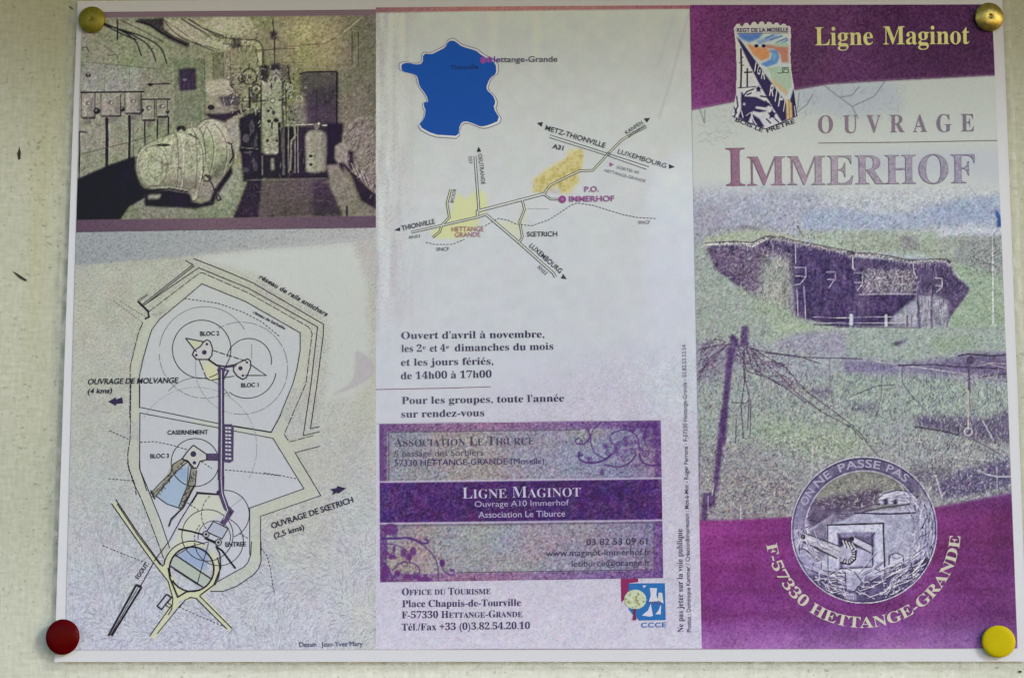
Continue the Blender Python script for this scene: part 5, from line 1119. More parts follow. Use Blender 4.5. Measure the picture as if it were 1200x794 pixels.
    for i in range(len(rp) - 1):
        for t in np.linspace(0, 1, 16):
            x = rp[i][0] + (rp[i + 1][0] - rp[i][0]) * t; y = rp[i][1] + (rp[i + 1][1] - rp[i][1]) * t
            if x > 835: p.line([(x, y + 1), (x + rg.uniform(-.5, .5), y + rg.uniform(2, 7))], .6, (170, 164, 176), .6); p.ell(x + rg.uniform(-1, 1), y + rg.uniform(-1.5, 1.5), .9, .7, (84, 74, 88), .7)
    p.scribble(240, C_([(470, 250), (640, 250), (648, 640), (450, 560)]), [(92, 80, 104), (182, 182, 168), (120, 110, 122)], (2, 8), (1.3, 1.85), .7, .5)
    p.scribble(240, C_([(150, 255), (480, 250), (450, 540), (190, 380)]), [(78, 62, 96), (168, 160, 164), (100, 70, 110)], (1, 5), (0, 6.3), .8, .5)
    p.scribble(240, C_([(650, 250), (993, 310), (993, 690), (660, 650)]), [(60, 42, 92), (104, 88, 128), (94, 60, 110)], (1, 6), (1.2, 1.9), .8, .5)
    p.scribble(240, D_([(0, 300), (640, 340), (760, 490), (640, 640), (460, 380), (0, 700)]), [(58, 42, 88), (108, 94, 130), (84, 66, 110)], (1, 6), (1.2, 1.9), .8, .45)
    p.scribble(160, D_([(150, 388), (450, 380), (458, 516), (150, 516)]), [(196, 190, 186), (84, 70, 92), (176, 170, 160)], (2, 6), (.2, 2.6), .9, .6)
    bm = p.mask(body, 1)[..., None]; p.C += bm * np.clip(p.field((10, 16), 3), -1, 1)[..., None] * np.array((17, 14, 15)); p.C += bm * np.clip(p.field((3, 30), 2), -1, 1)[..., None] * 9
    # ivy and stained rendering: fine scribble
    for _ in range(520):
        if rg.random() < .45: x, y = C_([(rg.uniform(170, 640), rg.uniform(250, 600))])[0]
        else: x, y = D_([(rg.uniform(150, 460), rg.uniform(385, 520))])[0]
        if not p.inside(body, np.array([x]), np.array([y]))[0]: continue
        a = rg.uniform(0, 6.3); l = rg.uniform(1, 4.5); p.line([(x, y), (x + l * math.cos(a), y + l * math.sin(a))], .6, (186, 180, 182) if rg.random() < .6 else (60, 44, 82), .6)
    for _ in range(160):
        x, y = D_([(rg.uniform(460, 660), rg.uniform(350, 700))])[0]
        if p.inside(body, np.array([x]), np.array([y]))[0]: p.line([(x, y), (x + rg.uniform(-.6, .6), y + rg.uniform(2, 8))], .7, (64, 48, 90) if rg.random() < .6 else (160, 152, 168), .45)
    wl = (190, 186, 200)
    for q in (C_([(652, 80), (654, 345)]), C_([(648, 370), (712, 370), (712, 422), (655, 418)]), C_([(712, 425), (680, 465), (650, 470)]), C_([(660, 485), (668, 660)]), C_([(702, 480), (712, 668)]), C_([(832, 395), (885, 395), (885, 440), (838, 438)]), C_([(875, 445), (848, 485)]), C_([(984, 305), (985, 372), (993, 375)]),
              D_([(100, 400), (150, 400), (148, 455), (100, 455)]), D_([(150, 460), (120, 500)]), D_([(335, 425), (380, 420), (382, 465), (340, 462)]), D_([(570, 428), (612, 430), (612, 475), (572, 472)]), D_([(612, 478), (580, 510)]), D_([(442, 345), (448, 400), (462, 425)]), D_([(92, 310), (92, 375), (108, 385)])):
        p.line(q, 1.1, wl, .72)
    p.line(C_([(664, 128), (697, 192)]), 1.2, (74, 66, 84), .85); p.ell(*C_([(664, 130)])[0], 1, 1, (50, 44, 60))
    p.scribble(330, C_([(330, 470), (460, 540), (640, 650), (700, 680), (640, 720), (480, 640), (300, 500)]), [(150, 166, 140), (176, 188, 162), (132, 140, 136)], (1.5, 5), (1.1, 2.0), .8, .6)
    p.scribble(300, [(828, 276), (880, 270), (940, 280), (1000, 296), (1115, 303), (1115, 296), (1000, 288), (940, 270), (890, 264), (828, 270)], [(150, 160, 132), (110, 108, 108), (180, 186, 156)], (1, 4), (1.1, 2.0), .8, .6)
    # railing, flagpole
    for q in (C_([(755, 657), (970, 662)]), C_([(760, 688), (975, 695)]), D_([(0, 660), (300, 655), (460, 660)]), D_([(0, 688), (300, 690), (460, 688)])): p.line(q, .8, (176, 172, 190), .8)
    for x, y0, y1 in ((975, 645, 712),): p.line(C_([(x, y0), (x, y1)]), 3.6, (190, 188, 200), .85)
    for x, wd, c in ((85, 3.4, (196, 194, 204)), (285, 3.4, (190, 188, 200)), (408, 1.6, (92, 80, 110)), (435, 1.2, (100, 88, 114))): p.line(D_([(x, 648), (x, 712)]), wd, c, .85)
    p.line(C_([(760, 700), (990, 708)]), 1.8, (70, 54, 96), .6); p.line(D_([(0, 715), (480, 718)]), 1.2, (80, 70, 100), .7)
    p.line(D_([(905, 15), (905, 280)]), 1.4, (186, 190, 196), .8); p.line(D_([(906, 280), (908, 700)]), 2.0, (200, 204, 204), .9); p.ell(*D_([(915, 702)])[0], 4, 1.2, (196, 200, 200), .8, 1); p.line(D_([(915, 200), (915, 240)]), 1, (100, 92, 96), .6)
    p.poly(D_([(918, 28), (940, 45), (957, 90), (956, 132), (930, 130), (936, 90), (925, 60)]), (34, 78, 152), .95, .5)
    p.line(B_([(930, 390), (985, 465), (1020, 520)]), 1.2, (150, 158, 176), .7)
    # bush by the pole
    for _ in range(230):
        x, y = D_([(rg.uniform(770, 962), rg.uniform(250, 420))])[0]; a = rg.uniform(0, 6.3); p.line([(x, y), (x + 2 * math.cos(a), y + 2 * math.sin(a))], .9, (92, 90, 104) if rg.random() < .6 else (184, 188, 176), .5)
    # path
    p.poly(E_([(540, 175), (700, 110), (960, 90), (1112, 110), (1112, 250), (900, 255), (700, 225)]), (156, 152, 178), .85, 3); p.poly(E_([(1000, 150), (1112, 130), (1112, 215), (1060, 205)]), (156, 174, 156), .8, 3)
    p.poly(F_([(0, 80), (500, 80), (990, 80), (995, 220), (800, 200), (600, 250), (340, 300), (0, 260)]), (158, 172, 164), .85, 3); p.poly(F_([(500, 150), (800, 120), (850, 210), (600, 240)]), (148, 170, 142), .7, 5)
    p.poly(F_([(285, 180), (325, 158), (380, 160), (345, 185), (320, 190)]), (96, 84, 118), .8, .8)
    p.poly(F_([(0, 270), (340, 300), (520, 280), (680, 260), (740, 240), (1000, 240), (1002, 415), (820, 390), (500, 395), (0, 370)]), (132, 122, 160), .8, 3)
    p.poly(F_([(380, 310), (680, 290), (800, 240), (1000, 240), (1002, 400), (800, 350), (560, 330)]), (96, 82, 118), .62, 4)
    for q, wd, c in (([(190, 285), (400, 315), (620, 345), (1000, 400)], 1.0, (196, 190, 196)), ([(330, 310), (560, 305), (700, 320), (1000, 330)], 1.6, (70, 56, 94)), ([(700, 250), (760, 240), (900, 250), (1000, 245)], 2, (72, 58, 92)), ([(820, 310), (900, 300), (1000, 330)], .9, (180, 170, 160)), ([(840, 290), (1000, 300)], .8, (176, 168, 170)), ([(850, 380), (1000, 360)], 1.4, (70, 50, 80))): p.line(F_(q), wd, c, .8)
    # rough grass in the foreground
    p.poly(E_([(85, 240), (520, 330), (640, 430), (800, 420), (1112, 330), (1112, 800), (85, 800)]), (156, 166, 162), .85, 6)
    p.poly(F_([(0, 360), (330, 360), (700, 405), (1000, 420), (1010, 600), (700, 620), (0, 650)]), (154, 172, 160), .8, 5); p.poly(F_([(10, 540), (200, 540), (200, 610), (20, 590)]), (108, 100, 134), .6, 3)
    p.poly(G_([(450, 40), (700, 80), (1112, 130), (1112, 300), (800, 300), (450, 170)]), (164, 182, 152), .7, 8)
    p.poly(F_([(440, 620), (640, 620), (880, 640), (1010, 580), (1022, 794), (860, 780), (700, 740), (430, 690)]), (94, 80, 122), .8, 3); p.poly(H_([(690, 390), (1000, 300), (1030, 420), (1030, 500), (600, 560), (540, 470)]), (88, 76, 128), .8, 3)
    p.poly(H_([(590, 560), (900, 500), (1030, 450), (1032, 515), (800, 560), (560, 605)]), (150, 154, 160), .8, 2.5); p.poly(H_([(400, 350), (690, 360), (600, 460), (430, 430)]), (106, 96, 120), .7, 4)
    p.poly(E_([(85, 160), (260, 200), (380, 200), (380, 300), (85, 440)]), (136, 124, 154), .6, 4); p.poly(E_([(780, 470), (920, 430), (920, 500), (850, 520)]), (110, 98, 136), .7, 3); p.poly(F_([(0, 290), (300, 310), (330, 350), (0, 350)]), (126, 116, 158), .6, 2)
    p.poly([(819, 520), (900, 530), (930, 590), (925, 612), (820, 612)], (146, 140, 148), .55, 5)
    def tuft(n, box, cols, l0, l1, al=.55, wd=.8, up=True):
        for _ in range(n):
            x = rg.uniform(box[0], box[2]); y = rg.uniform(box[1], box[3]); l = rg.uniform(l0, l1); a = rg.normal(1.57, .5) if up else rg.uniform(0, 6.3)
            p.line([(x, y), (x + l * math.cos(a), y - l * math.sin(a))], wd, cols[rg.integers(len(cols))], al)
    gc = [(116, 112, 134), (122, 128, 122), (190, 196, 184), (176, 190, 160), (98, 92, 116)]
    tuft(3600, (818, 440, 1182, 530), gc, 1.5, 5, .6, .7); tuft(4200, (820, 510, 1182, 592), [(92, 84, 104), (100, 92, 106), (196, 192, 186), (182, 186, 160), (112, 104, 120), (200, 196, 200)], 1, 3.6, .65, .7, False)
    tuft(500, (820, 560, 930, 612), [(92, 74, 100), (196, 186, 184), (180, 172, 140), (110, 84, 116)], 2, 6, .6, .9, False); tuft(420, (1075, 440, 1182, 585), [(74, 64, 104), (190, 188, 200), (84, 76, 116)], 3, 10, .5)
    tuft(700, (814, 390, 960, 480), [(120, 114, 140), (176, 182, 172), (104, 94, 124)], 2, 7, .45); tuft(500, (960, 440, 1182, 490), [(120, 124, 134), (186, 198, 178)], 2, 5, .5)
    for q, c in (([(1060, 560), (1050, 520)], wl),): pass
    # barbed wire and posts
    po = (92, 62, 118)
    p.poly(E_([(365, 70), (402, 70), (400, 195), (355, 190)]), po, .95, .6); p.poly(E_([(288, 130), (310, 120), (345, 150), (345, 200), (295, 200)]), po, .9, 1)
    p.poly(E_([(280, 195), (330, 200), (310, 280), (285, 500), (262, 800), (222, 800), (250, 500), (268, 300)]), po, .95, .7); p.poly(G_([(235, 0), (275, 0), (245, 260), (215, 500), (185, 520), (190, 430)]), po, .93, .7)
    p.poly(G_([(120, 520), (200, 510), (200, 590), (150, 620), (150, 700), (110, 690)]), po, .85, 1); p.line(G_([(155, 540), (155, 640)]), 1, (176, 164, 190), .8)
    wc = (82, 64, 98)
    for q in ([(90, 400), (160, 270), (280, 180), (380, 195)], [(120, 210), (200, 190), (300, 180)], [(85, 380), (150, 300), (250, 210)], [(200, 150), (240, 155), (262, 170)], [(400, 190), (520, 260), (640, 330), (760, 470), (900, 570), (1060, 690)], [(400, 200), (500, 290), (600, 370), (700, 480), (860, 600), (1040, 690), (1112, 770)],
              [(390, 200), (430, 330), (550, 400), (620, 440), (760, 540)], [(420, 210), (700, 260), (900, 265), (1110, 270)], [(500, 235), (700, 250), (850, 300)], [(380, 210), (385, 400), (410, 500), (400, 700)], [(370, 220), (380, 420), (360, 560), (375, 760)], [(300, 540), (390, 545), (410, 520)], [(430, 250), (470, 320), (480, 350), (440, 350)], [(340, 200), (400, 350), (500, 380)], [(420, 520), (415, 740)], [(330, 640), (325, 790)]):
        p.line(E_(q), 1.2, wc, .8, .8)
    p.scribble(150, E_([(300, 170), (420, 190), (640, 330), (700, 470), (560, 420), (400, 330), (300, 260)]), [(86, 64, 108), (70, 54, 92), (130, 96, 120)], (3, 12), (-1.3, .4), .9, .6)
    p.scribble(90, E_([(90, 180), (290, 180), (280, 260), (90, 420)]), [(96, 76, 116), (120, 90, 112)], (3, 12), (.2, 1.3), .9, .55)
    p.scribble(260, [(815, 295), (836, 300), (880, 352), (935, 378), (1160, 390), (1165, 340), (1180, 400), (1000, 420), (850, 398), (815, 380)], [(126, 134, 134), (180, 190, 170), (140, 152, 140)], (1, 4), (0, 6.3), .7, .45)
    for _ in range(140):
        t = rg.uniform(0, 1) ** .8; x = 400 + 620 * t + rg.uniform(-30, 30); y = 195 + 470 * t + rg.uniform(-40, 30); a = rg.uniform(0, 6.3); l = rg.uniform(10, 50) * (1 - .6 * t)
        p.line(E_([(x, y), (x + l * math.cos(a), y + l * math.sin(a))]), .8, [(88, 70, 104), (120, 80, 100), (180, 176, 180)][rg.integers(3)], .6)
    for q in ([(905, 265), (912, 400), (920, 520)],): p.line(E_(q), 1.5, (140, 134, 146), .85)
    for q, wd, c in (([(338, 330), (338, 500), (345, 794)], 3.0, (164, 166, 178)), ([(350, 340), (355, 420), (420, 510), (500, 590)], 1.0, (90, 82, 110)), ([(20, 510), (180, 440), (310, 430)], 1.0, (92, 92, 112)), ([(225, 360), (222, 500), (195, 620)], 1.0, (110, 106, 130)), ([(765, 300), (768, 450), (762, 640)], 2.8, (104, 84, 118)), ([(762, 470), (762, 700)], 2.6, (190, 186, 170)), ([(850, 650), (920, 770)], 1, (186, 184, 200)), ([(0, 680), (60, 700), (130, 780)], .9, (90, 90, 104)), ([(430, 690), (600, 715), (700, 740)], 1.6, (74, 64, 84))):
        p.line(F_(q), wd, c, .85)
    p.ell(*F_([(775, 275)])[0], 4.5, 5, (92, 74, 106), .8, 1.5); p.ell(*F_([(762, 720)])[0], 4.6, 4.4, (190, 186, 190), .85, .8, hollow=1.8)
    for q, wd, c in (([(160, 70), (110, 60)], 0, wl), ([(820, 375), (870, 400), (940, 415), (1030, 415)], 1.6, (186, 186, 196)), ([(940, 360), (940, 500)], 1.4, (170, 170, 186)), ([(560, 410), (580, 480), (600, 550)], 2.0, (184, 182, 190)), ([(800, 190), (880, 230), (960, 275)], 1, (96, 86, 110)), ([(80, 130), (150, 230), (215, 300)], .9, (96, 96, 106)), ([(850, 70), (915, 190)], 1, (180, 178, 196))):
        if wd: p.line(H_(q), wd, c, .8)
    for q in ([(800, 230), (800, 400)], [(357, 600), (357, 690)], [(180, 530), (190, 460)]): p.line(G_(q), 1.2, (196, 192, 180), .8)
    p.line([(820, 500), (818, 612)], 1.5, (110, 90, 130), .5)
    # grain over the photograph, none over the plain paper above
    ph = np.clip((Y - 212) / 22, 0, 1); p.speckle(6, ph, 5, .6); L_ = p.C.mean(-1, keepdims=True); k_ = .14 * ph[..., None]; p.C = p.C * (1 - k_) + L_ * k_; p.C += p.mask(body, 2)[..., None] * 8; p.crispen(.6, .2, .22, 1.05, ph); p.grit(15, ph, 1.4, .35); p.grit(3.5, 1 - ph, 1)
    # the two purple banners
    up = [(800, 0), (1166, 0), (1165.8, 88.8), (1100, 92.2), (1050, 94.6), (1000, 97.6), (970, 99.6), (929, 106.8), (885, 115), (857, 121), (809, 130.4), (800, 131)]
    p.poly(up, lambda x, y: lerp_col(x, y, [(808, (108, 46, 94)), (870, (98, 48, 88)), (960, (86, 46, 80)), (1060, (76, 34, 74)), (1165, (74, 32, 70))], 'x'), 1, .5)
    m = p.mask(up); t = np.clip((Y - 8) / 110, 0, 1) * np.clip((900 - X) / 90, 0, 1); p.C += (m * t)[..., None] * np.array((18, 12, 22)); p.C += (m * np.clip(p.field(60, 2), -1, 1))[..., None] * np.array((8, 5, 9))
    p.grit(9, m, 1.3, .2); p.speckle(3, m, 6, .8)
    p.line([(q[0], q[1]) for q in up[2:-1]], .8, (70, 34, 66), .7)
    lo = [(815, 610), (860, 609), (925, 606), (1010, 602), (1097.6, 594), (1140, 586), (1186, 577.4), (1200, 577), (1200, 770), (815, 770)]
    cb = lambda x, y: lerp_col(x, y, [(577, (112, 54, 124)), (610, (128, 40, 110)), (690, (122, 52, 124)), (722, (116, 56, 122)), (738, (146, 100, 168)), (760, (184, 150, 206))]) * .55 + lerp_col(x, y, [(820, (138, 54, 132)), (930, (122, 54, 128)), (1060, (104, 44, 106)), (1190, (92, 42, 104))], 'x') * .45
    p.poly(lo, cb, 1, .7); m = p.mask(lo)
    p.C += (m * np.clip(p.field(46, 2), -1, 1))[..., None] * np.array((12, 9, 12)); p.C += (m * np.clip(p.field((60, 14), 2), -1, 1))[..., None] * np.array((7, 5, 10)); p.grit(9, m, 1.3, .2); p.speckle(3.5, m, 6, .8)
    p.line([(870, 612), (950, 608)], 0, (0, 0, 0), 0)
    o = p.build('cover_photograph', 1, leaflet, 0.03)
    # lettering of the cover
    q = Ink(); text(q, 'Ligne', (954, 54.6), (1023.2, 53.8), 21.2, lambda x, y: lerp_col(x, y, [(30, (206, 202, 116)), (54, (196, 192, 118))]), 'serif', 3); text(q, 'Maginot', (1034, 53.4), (1135.8, 52.4), 21.2, (200, 196, 116), 'serif', 3); q.build('series_title', leaflet)
    q = Ink(); f = lambda x, y: lerp_col(x, y, [(850, (122, 92, 100)), (1000, (130, 112, 122)), (1141, (118, 108, 120))], 'x'); text(q, 'OUVRAGE', (957.4, 157.4), (1141.4, 155), 20.6, f, 'serif', 3, track=.42); q.stroke([(958.4, 169), (1060, 167.6), (1168, 165.4)], .9, (104, 92, 98), 3); q.build('subtitle', leaflet)
    q = Ink(); e_ = lambda x, y: lerp_col(x, y, [(850, (108, 74, 92)), (940, (96, 84, 96)), (1142, (94, 88, 104))], 'x'); g_ = lambda x, y: lerp_col(x, y, [(850, (136, 98, 118)), (905, (148, 120, 134)), (960, (158, 144, 154)), (1142, (144, 138, 156))], 'x')
    text(q, 'Immerhof', (849, 219.4), (1142.6, 215.4), 44.4, e_, 'serif', 3, small=.765); text(q, 'Immerhof', (849, 219.4), (1142.6, 215.4), 44.4, g_, 'serif', 4, small=.765, off=-.014, grain=.55); q.build('main_title', leaflet)
    q = Ink(); arc_text(q, 'F-57330 HETTANGE-GRANDE', 1010.5, 620.5, 114.5, 188.5, 356.5, 12.6, (204, 198, 184), 'serif', True, 3); q.build('postal_town', leaflet)
cover()

# ---- round fortress emblem --------------------------------------------------
def emblem():
    cx, cy, r = 1012, 621, 86
    p = Print(cx - r - 1, cy - r - 1, cx + r + 1, cy + r + 1, .8, (166, 164, 190), seed=61); X, Y = p.X, p.Y; rg = np.random.default_rng(6)
    Z = lambda q: zz(880, 520, 4.963, q); W = zz; Y2 = lambda q: zz(880, 634, 4.963, q)
    p.C[:] = lerp_col(X, Y, [(536, (150, 152, 150)), (575, (140, 136, 150)), (600, (168, 166, 188)), (700, (150, 144, 178))])
    p.ell(cx, 575, 66, 24, (138, 138, 132), .9, 4); p.poly(Z([(350, 330), (600, 290), (740, 250), (760, 330), (620, 400), (480, 420), (350, 510), (320, 420)]), (104, 92, 118), .9, 3)
    tuftc = [(90, 84, 100), (184, 182, 160), (176, 172, 180), (108, 100, 116)]
    for _ in range(420):
        a = rg.uniform(.2, 3); rr = rg.uniform(20, 66); x = cx + rr * math.cos(a); y = cy - rr * math.sin(a); 
        if y > 596: continue
        t = rg.uniform(0, 6.3); p.line([(x, y), (x + 3 * math.cos(t), y + 3 * math.sin(t))], .8, tuftc[rg.integers(4)], .55)
    # fort block
    p.poly(Z([(330, 500), (480, 410), (620, 405), (960, 400), (1000, 460), (990, 640), (900, 760), (430, 780), (340, 640)]), (166, 166, 186), .97, .8)
    p.poly(Z([(340, 505), (480, 412), (620, 405), (440, 480), (440, 560), (330, 530)]), (128, 120, 142), .85, 1.2); p.poly(Z([(400, 480), (440, 470), (440, 640), (380, 700), (330, 620), (340, 560)]), (134, 128, 152), .8, 1.5)
    p.line(Z([(600, 402), (800, 408), (960, 400)]), 1.8, (82, 72, 104), .85); p.line(Z([(480, 410), (620, 404)]), 1.0, (100, 92, 118), .8)
    # dome
    p.poly(Z([(735, 320), (750, 290), (820, 268), (900, 275), (960, 310), (935, 345), (850, 352), (745, 350)]), (178, 176, 196), .95, .7); p.line(Z([(735, 318), (770, 288), (850, 268), (920, 280), (965, 312)]), 1.4, (92, 82, 116), .85); p.line(Z([(740, 330), (840, 310), (950, 325)]), .9, (120, 112, 140), .7)
    for x in (780, 836): p.poly(Z([(x - 11, 322), (x + 10, 322), (x + 10, 350), (x - 10, 350)]), (66, 54, 86), .95, .5)
    for q in ([(600, 390), (700, 355), (745, 350)], [(640, 398), (760, 372), (920, 350)], [(940, 350), (960, 395)]): p.line(Z(q), 1.8, (100, 90, 124), .85)
    # embrasure
    p.poly(Z([(440, 470), (765, 462), (775, 760), (445, 770)]), (182, 182, 204), .97, .5); p.poly(Z([(500, 520), (715, 515), (705, 715), (515, 725)]), (116, 106, 138), .9, 1); p.poly(Z([(510, 545), (600, 540), (600, 620), (515, 660)]), (74, 60, 96), .8, 2)
    p.poly(Z([(590, 600), (700, 625), (705, 710), (530, 715)]), (176, 174, 198), .9, 1.2); p.line(Z([(440, 472), (765, 462)]), 1.8, (70, 58, 90), .9); p.line(Z([(765, 462), (776, 760)]), 1.8, (72, 60, 94), .9); p.line(Z([(442, 472), (446, 770)]), 1.1, (96, 86, 118), .85)
    for q in ([(500, 520), (510, 545)], [(715, 515), (700, 540), (705, 715)], [(515, 725), (705, 715)], [(440, 770), (515, 725)], [(776, 760), (705, 715)]): p.line(Z(q), 1.2, (84, 74, 108), .85)
    p.poly(Z([(510, 520), (700, 515), (690, 535), (520, 545)]), (150, 146, 172), .8, .8)
    # guns
    p.poly(Z([(300, 520), (330, 525), (520, 600), (530, 630), (510, 665), (490, 660), (310, 570), (290, 545)]), (172, 168, 182), .97, .6); p.line(Z([(305, 518), (520, 598)]), 1.3, (76, 66, 96), .9); p.line(Z([(300, 570), (495, 664)]), 1.6, (66, 54, 86), .9); p.line(Z([(330, 550), (500, 630)]), 2.2, (194, 190, 204), .6, 1.5)
    p.ell(*Z([(302, 540)])[0], 4.2, 4.6, (180, 176, 190), .95, .6); p.ell(*Z([(300, 540)])[0], 2.6, 3, (58, 46, 76), .95, .6)
    p.poly(Z([(570, 545), (600, 540), (700, 590), (705, 620), (690, 632), (590, 575)]), (176, 174, 192), .97, .6); p.line(Z([(600, 540), (705, 592)]), 1.3, (70, 58, 92), .9); p.line(Z([(585, 575), (690, 632)]), 1.4, (70, 58, 92), .9); p.ell(*Z([(582, 552)])[0], 3, 2.6, (66, 54, 84), .9, .6)
    p.poly(Z([(515, 600), (545, 580), (600, 600), (608, 640), (590, 680), (540, 695), (515, 680)]), (166, 164, 184), .95, .6)
    for k in range(7): p.line(Z([(530 + k * 9, 560 + k * 3), (545 + k * 10, 600 + k * 2)]), 1.0, (60, 48, 84) if k % 2 else (196, 194, 210), .9)
    for k in range(9): a = .6 - k * .33; p.line(Z([(555 + 30 * math.cos(a), 640 - 34 * math.sin(a)), (555 + 52 * math.cos(a), 640 - 52 * math.sin(a))]), 1.3, (58, 46, 80), .85)
    p.line(Z([(520, 690), (570, 700), (605, 670), (608, 620)]), 1.8, (56, 44, 78), .9)
    # small cupola right
    p.poly(Z([(800, 700), (800, 650), (840, 632), (880, 650), (888, 700), (850, 725)]), (184, 182, 202), .95, .6); p.line(Z([(800, 700), (800, 650), (840, 632), (880, 650), (888, 700)]), 1.2, (78, 68, 104), .9); p.line(Z([(800, 655), (845, 668), (880, 652)]), .9, (120, 112, 142), .8)
    for _ in range(26): x = rg.uniform(795, 890); y = rg.uniform(690, 740); p.line(Z([(x, y), (x + rg.uniform(-14, 14), y + 14)]), .9, (74, 62, 100), .7)
    # dug ground and barbed wire
    m = p.mask(Y2([(280, 60), (340, 190), (440, 200), (560, 240), (780, 200), (920, 130), (1060, 60), (1000, 260), (800, 360), (560, 360), (380, 280)]), 2)[..., None]
    p.C = p.C * (1 - .8 * m) + np.array((98, 88, 122)) * .8 * m
    def wires(n, box, l0, l1, mu, al=.8):
        for _ in range(n):
            x = rg.uniform(box[0], box[2]); y = rg.uniform(box[1], box[3]); a = rg.normal(mu, .35); l = rg.uniform(l0, l1); pts = [(x, y), (x + l * .5 * math.cos(a), y - l * .5 * math.sin(a) + rg.uniform(-1.5, 1.5)), (x + l * math.cos(a), y - l * math.sin(a))]
            p.line([(u, v + .9) for u, v in pts], 1.2, (66, 54, 92), .6); p.line(pts, .95, (190, 186, 208), al)
            bx, by = pts[1]; p.line([(bx - 1.6, by - 1.4), (bx + 1.6, by + 1.4)], .8, (190, 186, 208), al); p.line([(bx + 1.2, by - 1.8), (bx - 1.2, by + 1.8)], .8, (190, 186, 208), al)
    wires(34, (940, 664, 1000, 698), 10, 30, -.45); wires(40, (1000, 664, 1070, 700), 12, 36, .55); wires(14, (1050, 640, 1090, 680), 10, 24, .95); wires(12, (930, 620, 960, 668), 8, 22, -.95)
    wires(20, (1066, 570, 1094, 640), 12, 30, 1.75, .7); wires(8, (932, 590, 946, 640), 8, 20, 1.4)
    p.poly(Y2([(545, 190), (610, 165), (640, 230), (600, 290), (545, 280)]), (170, 168, 190), .85, .8); p.line(Y2([(545, 180), (550, 290)]), 1.0, (70, 58, 96), .8); p.line(Y2([(600, 180), (645, 240), (600, 290), (555, 300)]), 1.1, (80, 68, 106), .8); p.poly(Y2([(548, 300), (605, 300), (605, 345), (548, 340)]), (176, 172, 196), .8, .8)
    for k in range(5): p.line(Y2([(555 + k * 11, 315), (556 + k * 11, 340)]), .8, (78, 66, 106), .8)
    for k in range(70):
        a = rg.uniform(-1.2, .62); r1 = rg.uniform(66, 84); a2 = a + rg.uniform(-.16, .16); r2 = r1 + rg.uniform(-7, 7)
        q = [(cx + r1 * math.cos(a), cy - r1 * math.sin(a)), (cx + (r1 + r2) / 2 * math.cos((a + a2) / 2) + rg.uniform(-1, 1), cy - (r1 + r2) / 2 * math.sin((a + a2) / 2)), (cx + r2 * math.cos(a2), cy - r2 * math.sin(a2))]
        p.line(q, 1.0, (194, 190, 210) if k % 2 else (78, 68, 102), .65)
    for k in range(46):
        a = rg.uniform(2.75, 4.3); r1 = rg.uniform(64, 84); a2 = a + rg.uniform(-.2, .2); r2 = r1 + rg.uniform(-9, 9)
        p.line([(cx + r1 * math.cos(a), cy - r1 * math.sin(a)), (cx + r2 * math.cos(a2), cy - r2 * math.sin(a2))], 1.0, (194, 190, 210) if k % 2 else (78, 68, 102), .65)
    # ring
    rr = np.hypot(X - cx, Y - cy); ang = np.degrees(np.arctan2(-(Y - cy), X - cx))
    ring = np.clip(np.minimum(rr - 69.5, 85.2 - rr) + .5, 0, 1) * np.clip((ang - 32) / 6, 0, 1) * np.clip((184 - np.where(ang < -90, ang + 360, ang)) / 8, 0, 1)
    p.C = p.C * (1 - ring[..., None] * .92) + lerp_col(X, Y, [(925, (146, 140, 168)), (965, (112, 104, 134)), (1030, (106, 98, 128)), (1080, (126, 118, 146))], 'x') * ring[..., None] * .92
    for rad, wd, a_ in ((85.4, 1.7, .85), (69.3, 1.2, .6)):
        m = np.clip(wd / 2 - np.abs(rr - rad) + .5, 0, 1) * (1 if rad > 80 else np.clip((ang - 20) / 10, 0, 1)); p.C = p.C * (1 - m[..., None] * a_) + np.array((184, 180, 206)) * m[..., None] * a_
    m = np.clip(.7 - np.abs(rr - 83.6) + .5, 0, 1)[..., None] * .5; p.C = p.C * (1 - m) + np.array((82, 72, 104)) * m
    for rad in (72, 76, 80): m = np.clip(.5 - np.abs(rr - rad) + .4, 0, 1) * np.clip((20 - np.abs(ang)) / 8, 0, 1) * .55; p.C = p.C * (1 - m[..., None]) + np.array((92, 82, 116)) * m[..., None]
    p.scribble(160, Z([(780, 410), (1000, 420), (990, 640), (900, 700), (790, 640)]), [(140, 136, 164), (194, 192, 212)], (1, 4), (0, 6.3), .7, .5)
    p.scribble(70, Z([(450, 480), (760, 475), (765, 510), (520, 515), (505, 740), (450, 750)]), [(150, 148, 174), (202, 202, 218)], (1, 5), (0, 6.3), .7, .5)
    p.scribble(40, Z([(320, 530), (500, 610), (500, 650), (315, 565)]), [(130, 124, 148), (200, 198, 210)], (3, 9), (-.6, -.3), .7, .5)
    p.scribble(60, Z([(745, 290), (940, 280), (950, 340), (750, 345)]), [(130, 124, 150), (198, 196, 214)], (2, 7), (-.3, .3), .7, .5)
    p.C += np.clip(p.field(7, 3), -1, 1)[..., None] * np.array((11, 11, 9)); p.C += np.clip((X - 1050) / 30, 0, 1)[..., None] * np.clip(p.field((3, 12), 2), -1, 1)[..., None] * 16
    p.crispen(1.1, .7, .6, 1.18); p.grit(12, 1.0, 1.2, .35)
    o = p.build('round_emblem', 3, leaflet, .03, keep=(rr <= 86.2))
    q = Ink(True)
    for s, a0, a1 in (('ON', 158, 141.5), ('NE', 138.5, 121), ('PASSE', 114, 75.5), ('PAS', 71, 49)): arc_text(q, s, cx, cy, 73.2, a0, a1, 9.2, (176, 171, 196), 'bold', False, 5, off=-.012)
    q.build('motto_word', o)
emblem()

